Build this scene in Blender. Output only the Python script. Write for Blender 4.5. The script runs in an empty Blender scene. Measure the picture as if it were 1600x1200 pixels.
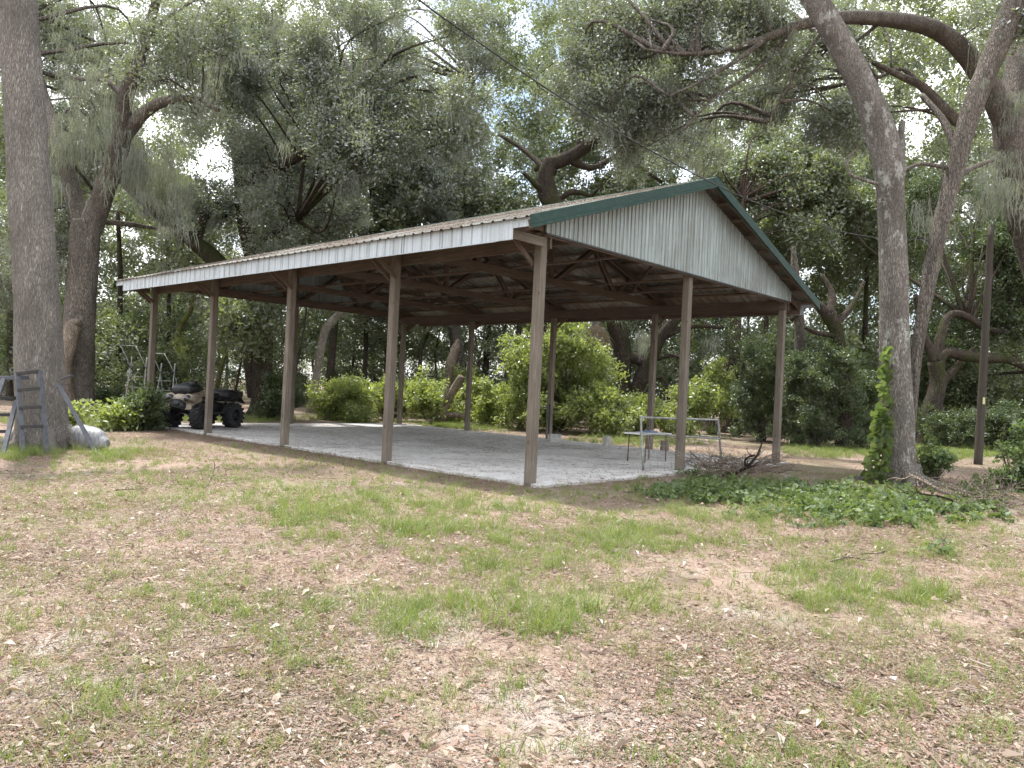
import bpy, math, random
import numpy as np
from mathutils import Vector, Matrix, Euler, noise as mnoise

random.seed(11); RNG = np.random.default_rng(11)
scene = bpy.context.scene
COL = scene.collection

# ------------------------------------------------------------------ camera
W, BAY, NB, H = 9.144, 3.632, 4, 3.98              # 30 x 48 ft pole barn, clear height
L = BAY * NB
CAM = np.array([-9.224, -8.012, 1.498])
YAW, PITCH, ROLL, FPX = .8264, .0076, .0475, 1205.2   # focal length in pixels of a 1600 px wide frame
_cp, _sp = math.cos(PITCH), math.sin(PITCH)
FWD = np.array([math.sin(YAW) * _cp, math.cos(YAW) * _cp, _sp])
_r = np.array([math.cos(YAW), -math.sin(YAW), 0]); _u = np.cross(_r, FWD)
RT = _r * math.cos(ROLL) + _u * math.sin(ROLL); UP = -_r * math.sin(ROLL) + _u * math.cos(ROLL)
cam = bpy.data.cameras.new('camera'); cam.sensor_width = 36; cam.lens = FPX / 1600 * 36
cam.clip_start = .05; cam.clip_end = 3000
cam_o = bpy.data.objects.new('camera', cam); COL.objects.link(cam_o)
m = Matrix((tuple(RT), tuple(UP), tuple(-FWD))).transposed().to_4x4(); m.translation = Vector(CAM)
cam_o.matrix_world = m; scene.camera = cam_o

# ------------------------------------------------------------------ sky, sun, exposure
SUN_EL, SUN_DIR = math.radians(66), np.array([.12, .99])
az = math.atan2(SUN_DIR[0], SUN_DIR[1])
world = bpy.data.worlds.new('World'); scene.world = world; world.use_nodes = True
wn = world.node_tree; wn.nodes.clear()
sky = wn.nodes.new('ShaderNodeTexSky'); sky.sky_type = 'NISHITA'; sky.sun_disc = False
sky.sun_elevation = SUN_EL; sky.sun_rotation = az; sky.air_density = 1.0; sky.dust_density = 2.0; sky.ozone_density = 1.0
tc = wn.nodes.new('ShaderNodeTexCoord'); nz = wn.nodes.new('ShaderNodeTexNoise')
nz.inputs['Scale'].default_value = 2.2; nz.inputs['Detail'].default_value = 7; nz.inputs['Roughness'].default_value = .6
rp = wn.nodes.new('ShaderNodeValToRGB'); rp.color_ramp.elements[0].position = .36; rp.color_ramp.elements[1].position = .56
mx = wn.nodes.new('ShaderNodeMix'); mx.data_type = 'RGBA'; mx.inputs[7].default_value = (10.5, 10.6, 10.8, 1)   # broken bright cloud
bg = wn.nodes.new('ShaderNodeBackground'); bg.inputs['Strength'].default_value = .15
wo = wn.nodes.new('ShaderNodeOutputWorld')
wn.links.new(tc.outputs['Generated'], nz.inputs['Vector']); wn.links.new(nz.outputs['Fac'], rp.inputs['Fac'])
wn.links.new(rp.outputs['Color'], mx.inputs[0]); wn.links.new(sky.outputs['Color'], mx.inputs[6])
wn.links.new(mx.outputs[2], bg.inputs['Color']); wn.links.new(bg.outputs['Background'], wo.inputs['Surface'])
sun = bpy.data.lights.new('sun', 'SUN'); sun.energy = 4.6; sun.angle = math.radians(2.0); sun.color = (1, .96, .9)
sun_o = bpy.data.objects.new('sun', sun); COL.objects.link(sun_o)
to_sun = Vector((math.sin(az) * math.cos(SUN_EL), math.cos(az) * math.cos(SUN_EL), math.sin(SUN_EL)))
sun_o.rotation_euler = to_sun.to_track_quat('Z', 'Y').to_euler(); sun_o.location = (0, 0, 60)
vs = scene.view_settings; vs.view_transform = 'Standard'; vs.look = 'None'; vs.exposure = .88; vs.gamma = 1
cy = scene.cycles
cy.max_bounces = 5; cy.diffuse_bounces = 4; cy.glossy_bounces = 1; cy.transmission_bounces = 4
cy.use_adaptive_sampling = True; cy.adaptive_threshold = .03; cy.transparent_max_bounces = 4
cy.caustics_reflective = False; cy.caustics_refractive = False; cy.sample_clamp_indirect = 6

# ------------------------------------------------------------------ measuring helpers (photo survey -> metres)
def ray(px, py): return FWD + RT * (px - 800) / FPX + UP * (600 - py) / FPX
def at(px, py, d): return CAM + ray(px, py) * d
def G(px, py, z=0.0):
    d = ray(px, py); return CAM + d * (z - CAM[2]) / d[2]
def depth_of(P): return float((np.asarray(P) - CAM) @ FWD)
def project(P):
    d = np.asarray(P, float) - CAM; z = d @ FWD
    return np.stack([800 + FPX * (d @ RT) / z, 600 - FPX * (d @ UP) / z, z], -1)
def ground_at(px, depth):
    """ground point in column px at camera depth"""
    lo, hi = 560, 1400
    for _ in range(40):
        mid = (lo + hi) / 2
        d = ray(px, mid)
        if d[2] >= -1e-5 or (CAM[2] / -d[2]) > depth: lo = mid
        else: hi = mid
    p = G(px, hi); return p

# ------------------------------------------------------------------ materials
def nodes(name):
    mt = bpy.data.materials.new(name); mt.use_nodes = True; nt = mt.node_tree; nt.nodes.clear()
    return mt, nt
class NT:
    def __init__(s, name):
        s.mat, s.nt = nodes(name); s.out = s.nt.nodes.new('ShaderNodeOutputMaterial')
    def n(s, t, ins=None, **props):
        nd = s.nt.nodes.new(t)
        for k, v in props.items(): setattr(nd, k, v)
        for k, v in (ins or {}).items():
            sock = nd.inputs[k]
            if hasattr(v, 'is_output'): s.nt.links.new(v, sock)
            else:
                if isinstance(v, tuple) and len(v) == 3 and sock.type == 'RGBA': v = v + (1,)
                sock.default_value = v
        return nd
    def co(s, scale=(1, 1, 1), kind='Object'):
        t = s.n('ShaderNodeTexCoord'); return s.n('ShaderNodeMapping', {'Vector': t.outputs[kind], 'Scale': scale}).outputs[0]
    def noise(s, vec, scale, detail=4, rough=.55, dist=0):
        return s.n('ShaderNodeTexNoise', {'Vector': vec, 'Scale': scale, 'Detail': detail, 'Roughness': rough, 'Distortion': dist}).outputs['Fac']
    def ramp(s, fac, stops):
        r = s.n('ShaderNodeValToRGB', {'Fac': fac}); e = r.color_ramp.elements
        while len(e) < len(stops): e.new(.5)
        for el, (p, c) in zip(e, stops): el.position = p; el.color = (c + (1,)) if isinstance(c, tuple) else (c, c, c, 1)
        return r.outputs['Color']
    def mix(s, fac, a, b, mode='MIX'):
        nd = s.nt.nodes.new('ShaderNodeMix'); nd.data_type = 'RGBA'; nd.blend_type = mode
        for i, v in ((0, fac), (6, a), (7, b)):
            if hasattr(v, 'is_output'): s.nt.links.new(v, nd.inputs[i])
            else: nd.inputs[i].default_value = (v + (1,)) if isinstance(v, tuple) else v
        return nd.outputs[2]
    def math(s, op, a, b=0.0):
        return s.n('ShaderNodeMath', {0: a, 1: b}, operation=op).outputs[0]
    def rnd(s): return s.n('ShaderNodeObjectInfo').outputs['Random']
    def bump(s, h, strength=.4, dist=.01):
        return s.n('ShaderNodeBump', {'Height': h, 'Strength': strength, 'Distance': dist}).outputs[0]
    def bsdf(s, color, rough=.8, normal=None, metal=0., spec=.3):
        ins = {'Base Color': color, 'Roughness': rough, 'Metallic': metal, 'Specular IOR Level': spec}
        if normal is not None: ins['Normal'] = normal
        b = s.n('ShaderNodeBsdfPrincipled', ins)
        s.nt.links.new(b.outputs[0], s.out.inputs['Surface']); return s.mat

def wood(name, c0, c1, c2, scale=1.0):
    t = NT(name); v = t.co((22, 22, 1.3)); g = t.noise(v, 1.6 * scale, 6, .65, .6)
    col = t.ramp(g, [(.28, c0), (.52, c1), (.75, c2)])
    v2 = t.co((1, 1, 1)); big = t.noise(v2, 1.4, 4)
    col = t.mix(t.ramp(big, [(.4, 0.), (.7, .55)]), col, tuple(x * .55 for x in c1))
    kn = t.n('ShaderNodeTexVoronoi', {'Vector': t.co((5, 5, 2.2)), 'Scale': 1.0}, feature='F1').outputs['Distance']
    col = t.mix(t.ramp(kn, [(.05, .8), (.11, 0.)]), col, tuple(x * .3 for x in c0))
    r = t.rnd(); col = t.mix(t.math('MULTIPLY', r, .5), col, tuple(x * .72 for x in c1))
    return t.bsdf(col, .85, t.bump(g, .5, .006), spec=.2)
M_POST = wood('post_wood', (.085, .07, .056), (.17, .145, .118), (.285, .25, .208))
M_TRUSS = wood('truss_wood', (.065, .048, .037), (.13, .097, .077), (.215, .165, .135))
M_BEAM = wood('header_wood', (.06, .046, .037), (.115, .09, .073), (.19, .15, .125))
M_OLDWOOD = wood('old_wood', (.1, .085, .07), (.2, .175, .15), (.3, .27, .23))

def siding(name, base, dirt, streak=.5):
    t = NT(name); v = t.co((26, 26, .7), 'Object'); st = t.noise(v, 1.0, 5, .7)
    big = t.noise(t.co((1, 1, 1)), 1.3, 5, .6)
    col = t.mix(t.math('MULTIPLY', t.ramp(st, [(.38, 0.), (.62, 1.)]), streak), base, dirt)
    col = t.mix(t.ramp(big, [(.45, 0.), (.75, .45)]), col, tuple(x * .8 for x in dirt))
    sp = t.noise(t.co((1, 1, .5)), 55, 2); col = t.mix(t.ramp(sp, [(.68, 0.), (.74, .55)]), col, (.12, .085, .05))
    return t.bsdf(col, .5, t.bump(st, .12, .003), spec=.4)
M_GABLE = siding('gable_siding', (.335, .40, .41), (.125, .125, .10), .8)
M_FASCIA = siding('fascia_siding', (.47, .53, .575), (.25, .26, .25), .6)
M_FARGABLE = siding('far_gable_siding', (.30, .35, .37), (.2, .22, .2), .5)
def _roof():
    t = NT('roof_sheet'); v = t.co((1.2, 6, 6)); a = t.noise(v, 1.6, 6, .65)
    col = t.ramp(a, [(.3, (.12, .12, .11)), (.5, (.20, .205, .19)), (.7, (.28, .285, .27))])
    b = t.noise(t.co(), .9, 5); col = t.mix(t.ramp(b, [(.40, 0.), (.58, .85)]), col, (.10, .072, .052))
    return t.bsdf(col, .5, t.bump(a, .15, .003), metal=.35, spec=.4)
M_ROOF = _roof()
def _green():
    t = NT('green_trim'); a = t.noise(t.co((3, 3, 9)), 2.5, 6, .7)
    col = t.mix(t.ramp(a, [(.5, 0.), (.72, .55)]), (.009, .034, .027), (.055, .085, .068))
    return t.bsdf(col, .55, spec=.2)
M_GREEN = _green()
def _conc():
    t = NT('concrete'); v = t.co(); a = t.noise(v, .55, 7, .65); b = t.noise(v, 14, 5, .7)
    col = t.ramp(a, [(.3, (.46, .45, .44)), (.5, (.64, .635, .62)), (.7, (.72, .715, .70))])
    col = t.mix(t.ramp(b, [(.42, .0), (.7, .45)]), col, (.27, .24, .21))
    cr = t.noise(t.co((1, 1, 1)), 2.2, 9, .8, 1.2); col = t.mix(t.ramp(cr, [(.50, 0.), (.64, .85)]), col, (.20, .165, .14))
    return t.bsdf(col, .85, t.bump(b, .25, .004))
M_CONC = _conc()

def bark(name, c0, c1, c2, lichen=None, lich=0., vs=(9, 9, 2.2), moss=None):
    t = NT(name); v = t.co(vs)
    wv = t.n('ShaderNodeTexNoise', {'Vector': v, 'Scale': .9, 'Detail': 4.0}).outputs['Color']
    v = t.n('ShaderNodeVectorMath', {0: v, 1: t.n('ShaderNodeVectorMath', {0: wv, 'Scale': 1.3}, operation='SCALE').outputs[0]}, operation='ADD').outputs[0]
    vo = t.n('ShaderNodeTexVoronoi', {'Vector': v, 'Scale': 3.0, 'Randomness': 1.0}, feature='DISTANCE_TO_EDGE').outputs['Distance']
    nz_ = t.noise(v, 2.2, 8, .72, .8)
    hgt = t.math('ADD', t.math('MULTIPLY', t.math('MINIMUM', vo, .22), 2.2), nz_)
    col = t.ramp(hgt, [(.35, c0), (.62, c1), (.95, c2)])
    big = t.noise(t.co((1, 1, .5)), 1.8, 5, .6); col = t.mix(t.ramp(big, [(.42, 0.), (.66, .6)]), col, tuple(x * .55 for x in c1))
    if lichen:
        l = t.noise(t.co((1, 1, .7)), 3.2, 8, .75); l2 = t.ramp(l, [(.6 - lich * .12, 0.), (.66 - lich * .12, .85)]); col = t.mix(l2, col, lichen)
    if moss:
        l = t.noise(t.co((1, 1, .6)), 1.1, 6, .7); col = t.mix(t.ramp(l, [(.5, 0.), (.6, .8)]), col, moss)
    return t.bsdf(col, .95, t.bump(hgt, 1.0, .045), spec=.1)
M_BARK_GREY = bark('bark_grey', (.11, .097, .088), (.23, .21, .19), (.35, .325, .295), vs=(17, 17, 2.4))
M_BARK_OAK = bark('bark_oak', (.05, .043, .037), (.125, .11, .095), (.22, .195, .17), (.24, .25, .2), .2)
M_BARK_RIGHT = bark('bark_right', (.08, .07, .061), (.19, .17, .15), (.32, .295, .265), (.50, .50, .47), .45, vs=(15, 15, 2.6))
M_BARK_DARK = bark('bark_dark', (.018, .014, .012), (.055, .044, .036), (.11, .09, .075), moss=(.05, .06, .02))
M_BARK_PINE = bark('bark_pine', (.032, .024, .02), (.085, .062, .05), (.16, .12, .1))
M_BARK_PALE = bark('bark_pale', (.12, .1, .08), (.27, .24, .2), (.42, .39, .34), (.45, .44, .4), .4)
M_BARK_MOSSY = bark('bark_mossy', (.05, .04, .025), (.13, .12, .06), (.2, .2, .1), moss=(.14, .17, .04))
M_POLE = wood('pole_wood', (.035, .03, .025), (.07, .06, .05), (.115, .1, .085))
M_DEAD = bark('dead_wood', (.10, .075, .055), (.24, .19, .15), (.40, .34, .28))

def leaf(name, cols, transl=.35, gloss=.07, rough=.38, tint=1.5):
    t = NT(name); r = t.rnd(); col = t.ramp(r, [(i / max(1, len(cols) - 1), c) for i, c in enumerate(cols)])
    geo = t.n('ShaderNodeNewGeometry'); ri = geo.outputs['Random Per Island']
    col = t.mix(t.math('MULTIPLY', ri, .55), col, tuple(x * .62 for x in cols[0]))
    d = t.n('ShaderNodeBsdfDiffuse', {'Color': col})
    tcol = t.mix(1.0, col, (tint, tint * 1.06, tint * .5), 'MULTIPLY')
    tr = t.n('ShaderNodeBsdfTranslucent', {'Color': tcol})
    m1 = t.n('ShaderNodeMixShader', {0: transl, 1: d.outputs[0], 2: tr.outputs[0]})
    g = t.n('ShaderNodeBsdfGlossy', {'Color': (.9, .95, 1), 'Roughness': rough})
    m2 = t.n('ShaderNodeMixShader', {0: gloss, 1: m1.outputs[0], 2: g.outputs[0]})
    t.nt.links.new(m2.outputs[0], t.out.inputs['Surface']); return t.mat
LEAF_OAK = leaf('leaf_oak', [(.10, .12, .075), (.135, .158, .095), (.175, .198, .12), (.145, .16, .12)], .42, .14, .45)
LEAF_FAR = leaf('leaf_far', [(.13, .155, .085), (.17, .20, .105), (.215, .24, .13)], .45, .10, .45)
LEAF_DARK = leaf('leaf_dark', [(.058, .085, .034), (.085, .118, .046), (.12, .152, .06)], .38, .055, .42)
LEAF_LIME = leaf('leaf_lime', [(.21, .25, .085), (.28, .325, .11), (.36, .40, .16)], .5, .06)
LEAF_GRASS = leaf('leaf_grass', [(.14, .19, .055), (.195, .25, .08), (.26, .285, .115)], .42, .03)
LEAF_DRYGRASS = leaf('leaf_drygrass', [(.25, .20, .13), (.32, .265, .18), (.20, .20, .10)], .3, .02)
LEAF_VINE = leaf('leaf_vine', [(.095, .14, .055), (.135, .185, .075), (.19, .235, .105)], .42, .03, .55)
LEAF_MOSS = leaf('leaf_moss', [(.20, .215, .205), (.265, .28, .27), (.34, .355, .345)], .35, .0, tint=1.1)
LEAF_PALM = leaf('leaf_palm', [(.08, .12, .04), (.12, .16, .06)], .3, .1)
LEAF_PALMDEAD = leaf('leaf_palm_dead', [(.24, .185, .135), (.34, .27, .2)], .3, .02)
LIT = [leaf('litter_' + k, c, .12, .03) for k, c in (('tan', [(.31, .235, .19), (.39, .305, .25)]), ('brown', [(.21, .145, .115), (.28, .20, .162)]),
        ('grey', [(.24, .205, .17), (.32, .275, .23)]), ('red', [(.27, .15, .11), (.33, .20, .14)]), ('dark', [(.055, .04, .031), (.105, .074, .057)]))]
def plain(name, c, rough=.6, metal=0., var=.25, spec=.4):
    t = NT(name); a = t.noise(t.co(), 9, 5, .65)
    col = t.mix(t.ramp(a, [(.35, 0.), (.7, 1.)]), tuple(x * (1 - var) for x in c), tuple(min(1, x * (1 + var * .5)) for x in c))
    return t.bsdf(col, rough, t.bump(a, .1, .004), metal, spec)
M_LADDER = plain('painted_steel', (.085, .09, .105), .55, 0, .35)
M_GALV = plain('galvanised_pipe', (.33, .34, .32), .45, .5, .4)
M_RUST = plain('rusty_pipe', (.14, .085, .06), .8, 0, .4)
M_SACK = siding('sack_cloth', (.30, .31, .32), (.09, .09, .09), .8)
M_TAN = plain('tan_plastic', (.37, .315, .245), .4, 0, .15)
M_OLIVE = plain('dusty_plastic', (.14, .115, .085), .6, 0, .25)
M_BLACK = plain('black_plastic', (.018, .018, .02), .5, 0, .3)
M_TYRE = plain('tyre_rubber', (.025, .025, .027), .75, 0, .3)
M_GLASSY = plain('lamp_lens', (.06, .06, .07), .08, 0, .1, .8)
M_RED = plain('red_lens', (.35, .04, .02), .25)
M_RIM = plain('dark_rim', (.06, .06, .065), .4, .5)
M_WHITE = plain('white_plastic', (.68, .68, .67), .5, 0, .15)
M_WALLWHITE = plain('white_metal_wall', (.8, .82, .86), .5, 0, .06)
M_CABLE = plain('black_cable', (.02, .02, .02), .6)
M_STEEL = plain('dark_steel', (.04, .04, .04), .6, .3)
M_BLUE = plain('blue_plastic', (.12, .16, .25), .5)
M_BLOCK = plain('concrete_block', (.42, .41, .39), .9, 0, .25)

def _ground():
    t = NT('forest_floor'); v = t.co()
    a = t.noise(v, .42, 6, .62); b = t.noise(v, 2.6, 6, .7); c = t.noise(v, 26, 5, .75); d = t.noise(v, 110, 3, .7)
    sand = t.ramp(c, [(.3, (.28, .25, .225)), (.7, (.38, .35, .32))])
    litter = t.ramp(c, [(.28, (.16, .115, .092)), (.5, (.275, .205, .168)), (.72, (.375, .295, .25))])
    litter = t.mix(t.ramp(d, [(.35, .5), (.65, 0.)]), litter, (.14, .105, .08))
    green = t.ramp(c, [(.3, (.09, .095, .045)), (.7, (.20, .205, .11))])
    mixv = t.math('ADD', t.math('MULTIPLY', a, .6), t.math('MULTIPLY', b, .45))
    col = t.mix(t.ramp(mixv, [(.56, 0.), (.66, .85)]), litter, sand)
    g = t.math('ADD', t.math('MULTIPLY', t.noise(t.co((1, 1, 1)), .33, 5, .6, .5), .65), t.math('MULTIPLY', t.noise(v, 4.5, 5, .7), .4))
    col = t.mix(t.ramp(g, [(.50, 0.), (.64, .7)]), col, green)
    pos = t.co(); wob = t.math('MULTIPLY', t.math('SUBTRACT', b, .5), 1.1)
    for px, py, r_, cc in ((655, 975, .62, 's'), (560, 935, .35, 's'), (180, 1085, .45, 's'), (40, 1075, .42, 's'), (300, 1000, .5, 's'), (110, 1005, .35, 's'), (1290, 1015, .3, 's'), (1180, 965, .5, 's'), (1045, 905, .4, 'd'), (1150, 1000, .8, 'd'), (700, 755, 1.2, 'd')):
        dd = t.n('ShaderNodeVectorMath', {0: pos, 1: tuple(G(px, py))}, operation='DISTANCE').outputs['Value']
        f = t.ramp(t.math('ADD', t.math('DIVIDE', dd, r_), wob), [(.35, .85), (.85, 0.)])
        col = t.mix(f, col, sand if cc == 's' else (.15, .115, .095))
    return t.bsdf(col, .95, t.bump(t.math('ADD', c, t.math('MULTIPLY', d, .5)), .6, .02), spec=.1)
M_GROUND = _ground()

# ------------------------------------------------------------------ mesh helpers
class MB:
    def __init__(s): s.v = []; s.f = []; s.n = 0; s.mi = []
    def add(s, v, f, mi=0):
        v = np.asarray(v, float); s.v.append(v); s.f += [tuple(i + s.n for i in q) for q in f]; s.mi += [mi] * len(f); s.n += len(v); return s
    def box(s, c, size, rot=None, mi=0):
        x, y, z = np.array(size) / 2
        v = np.array([(i, j, k) for k in (-z, z) for j in (-y, y) for i in (-x, x)])
        if rot is not None: v = v @ np.array(rot.to_matrix() if hasattr(rot, 'to_matrix') else rot).T
        return s.add(v + np.array(c), [(0, 2, 3, 1), (4, 5, 7, 6), (0, 1, 5, 4), (2, 6, 7, 3), (0, 4, 6, 2), (1, 3, 7, 5)], mi)
    def beam(s, p, q, w, h, up=(0, 0, 1), mi=0):
        p, q = np.array(p, float), np.array(q, float); R = frame(q - p, up)
        return s.box((p + q) / 2, (w, h, np.linalg.norm(q - p)), R, mi)
    def tube(s, pts, rad, n=8, wob=0., seed=0, cap=True, mi=0):
        pts = np.asarray(pts, float); rad = np.broadcast_to(np.asarray(rad, float), (len(pts),))
        tan = np.gradient(pts, axis=0); tan /= np.linalg.norm(tan, axis=1)[:, None] + 1e-12
        ref = np.array([1., 0, 0]) if abs(tan[0][0]) < .8 else np.array([0, 1., 0])
        V = []
        ang = np.arange(n) * 2 * math.pi / n
        for p, t_, r in zip(pts, tan, rad):
            a = ref - t_ * (ref @ t_); a /= np.linalg.norm(a); b = np.cross(t_, a); ref = a
            rr = np.full(n, r)
            if wob:
                for k in range(n):
                    d = a * math.cos(ang[k]) + b * math.sin(ang[k])
                    q = Vector((d[0] * 1.3 + seed, d[1] * 1.3, p[2] * .55 + d[2]))
                    rr[k] *= 1 + wob * mnoise.noise(q * 1.4) + wob * .5 * mnoise.noise(q * 4.1)
            V.append(p + (np.cos(ang) * rr)[:, None] * a + (np.sin(ang) * rr)[:, None] * b)
        m_ = len(pts); F = [(i * n + k, i * n + (k + 1) % n, (i + 1) * n + (k + 1) % n, (i + 1) * n + k) for i in range(m_ - 1) for k in range(n)]
        if cap: F += [tuple(range(n - 1, -1, -1)), tuple((m_ - 1) * n + k for k in range(n))]
        return s.add(np.concatenate(V), F, mi)
    def mesh(s, name, smooth=False):
        me = bpy.data.meshes.new(name); me.from_pydata(np.concatenate(s.v).tolist() if s.v else [], [], s.f)
        if smooth: me.polygons.foreach_set('use_smooth', [True] * len(me.polygons))
        if any(s.mi): me.polygons.foreach_set('material_index', s.mi)
        me.update(); return me
    def build(s, name, mat, parent=None, smooth=False, loc=None):
        if loc is not None:
            s.v = [v - np.array(loc) for v in s.v]
        return link(name, s.mesh(name, smooth), mat, parent, loc)
def frame(d, up=(0, 0, 1)):
    z = np.array(d, float); z /= np.linalg.norm(z); u = np.array(up, float)
    if abs(z @ u) > .98: u = np.array([1., 0, 0]) if abs(z[0]) < .9 else np.array([0, 1., 0])
    x = np.cross(u, z); x /= np.linalg.norm(x); y = np.cross(z, x)
    return np.stack([x, y, z], 1)
def link(name, me, mat, parent=None, loc=None):
    o = bpy.data.objects.new(name, me); COL.objects.link(o)
    if loc is not None: o.location = tuple(loc)
    if parent is not None:
        o.parent = parent
        if loc is not None: o.location = Vector(tuple(loc)) - parent_loc(parent)
        elif parent_loc(parent).length: o.location = -parent_loc(parent)
    if mat is not None and me is not None:
        ms = mat if isinstance(mat, (list, tuple)) else [mat]
        if len(me.materials) == 0:
            for q in ms: me.materials.append(q)
    return o
def parent_loc(p):
    v = Vector((0, 0, 0))
    while p is not None:
        v = v + p.location; p = p.parent
    return v
def tag(o, label=None, cat=None, group=None, kind=None):
    for k, v in (('label', label), ('category', cat), ('group', group), ('kind', kind)):
        if v: o[k] = v
    return o
def thing(name, loc, label, cat, group=None):
    o = bpy.data.objects.new(name, None); COL.objects.link(o); o.location = tuple(loc); o.empty_display_size = .2
    return tag(o, label, cat, group)
def sub_empty(name, parent):
    o = bpy.data.objects.new(name, None); COL.objects.link(o); o.parent = parent; o.location = -parent_loc(parent) ; o.empty_display_size = .1
    return o
_bm = {}
def beam_obj(name, p, q, w, h, mat, parent, up=(0, 0, 1)):
    """a straight board from p to q as its own object, grain along local z; alike sizes share mesh data"""
    p, q = np.array(p, float), np.array(q, float); ln = float(np.linalg.norm(q - p))
    key = (round(w, 3), round(h, 3), round(ln, 2), mat.name)
    if key not in _bm:
        b = MB(); ch = min(w, h) * .07; zz = ln / 2
        prof = [(-w/2+ch, -h/2), (w/2-ch, -h/2), (w/2, -h/2+ch), (w/2, h/2-ch), (w/2-ch, h/2), (-w/2+ch, h/2), (-w/2, h/2-ch), (-w/2, -h/2+ch)]
        v = [(x, y, -zz) for x, y in prof] + [(x, y, zz) for x, y in prof]
        f = [(k, (k+1) % 8, 8+(k+1) % 8, 8+k) for k in range(8)] + [tuple(range(7, -1, -1)), tuple(range(8, 16))]
        me = b.add(v, f).mesh(name); me.materials.append(mat); _bm[key] = me
    o = bpy.data.objects.new(name, _bm[key]); COL.objects.link(o); o.parent = parent
    mw = Matrix(frame(q - p, up).tolist()).to_4x4(); mw.translation = Vector(((p + q) / 2).tolist()) - parent_loc(parent)
    o.matrix_local = mw; return o
def spline(ctrl, n=6):
    """Catmull-Rom through rows (any width)"""
    c = np.asarray(ctrl, float)
    if len(c) < 2: return c
    P = np.vstack([2 * c[0] - c[1], c, 2 * c[-1] - c[-2]]); out = []
    for i in range(1, len(P) - 2):
        p0, p1, p2, p3 = P[i-1], P[i], P[i+1], P[i+2]
        for t in np.linspace(0, 1, n, endpoint=False):
            out.append(.5 * ((2*p1) + (-p0+p2)*t + (2*p0-5*p1+4*p2-p3)*t*t + (-p0+3*p1-3*p2+p3)*t**3))
    out.append(c[-1]); return np.array(out)

# ---- scatter: instances of leaf clumps, blades or litter on a point mesh, one object of stuff
def variant_collection(name, meshes, mats):
    c = bpy.data.collections.new(name)
    for i, me in enumerate(meshes):
        if not me.materials:
            for q in (mats if isinstance(mats, (list, tuple)) else [mats]): me.materials.append(q)
        c.objects.link(bpy.data.objects.new(name + '_source', me))
    return c
_gn = {}
def gn_tree(coll):
    if coll.name in _gn: return _gn[coll.name]
    ng = bpy.data.node_groups.new('scatter_' + coll.name, 'GeometryNodeTree')
    ng.interface.new_socket('Geometry', in_out='INPUT', socket_type='NodeSocketGeometry')
    ng.interface.new_socket('Geometry', in_out='OUTPUT', socket_type='NodeSocketGeometry')
    N = ng.nodes.new; gi = N('NodeGroupInput'); go = N('NodeGroupOutput'); ip = N('GeometryNodeInstanceOnPoints'); ci = N('GeometryNodeCollectionInfo')
    ci.inputs['Collection'].default_value = coll; ci.inputs['Separate Children'].default_value = True; ci.inputs['Reset Children'].default_value = True
    ip.inputs['Pick Instance'].default_value = True
    def attr(nm, ty):
        a = N('GeometryNodeInputNamedAttribute'); a.data_type = ty; a.inputs['Name'].default_value = nm
        return next(o for o in a.outputs if o.enabled and o.name == 'Attribute')
    ln = ng.links.new
    ln(gi.outputs[0], ip.inputs['Points']); ln(ci.outputs[0], ip.inputs['Instance'])
    ln(attr('idx', 'INT'), ip.inputs['Instance Index']); ln(attr('rot', 'FLOAT_VECTOR'), ip.inputs['Rotation']); ln(attr('scl', 'FLOAT'), ip.inputs['Scale'])
    ln(ip.outputs[0], go.inputs[0]); _gn[coll.name] = ng; return ng
def scatter(name, pts, coll, parent=None, scl=(.8, 1.25), tilt=.5, kind='stuff', rot=None):
    pts = np.asarray(pts, float).reshape(-1, 3)
    if len(pts) == 0: return None
    off = np.array(parent_loc(parent)) if parent is not None else np.zeros(3)
    me = bpy.data.meshes.new(name); me.from_pydata((pts - off).tolist(), [], [])
    n = len(pts); nv = len(coll.objects)
    a = me.attributes.new('idx', 'INT', 'POINT'); a.data.foreach_set('value', RNG.integers(0, nv, n).astype(np.int32))
    if rot is None: rot = np.stack([RNG.uniform(-tilt, tilt, n), RNG.uniform(-tilt, tilt, n), RNG.uniform(0, 6.283, n)], 1)
    a = me.attributes.new('rot', 'FLOAT_VECTOR', 'POINT'); a.data.foreach_set('vector', np.asarray(rot, float).ravel())
    s_ = RNG.uniform(scl[0], scl[1], n) if isinstance(scl, tuple) else np.asarray(scl, float)
    a = me.attributes.new('scl', 'FLOAT', 'POINT'); a.data.foreach_set('value', s_)
    o = bpy.data.objects.new(name, me); COL.objects.link(o)
    if parent is not None: o.parent = parent
    if kind: o['kind'] = kind
    md = o.modifiers.new('scatter', 'NODES'); md.node_group = gn_tree(coll)
    me.materials.append(coll.objects[0].data.materials[0])
    return o

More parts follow.
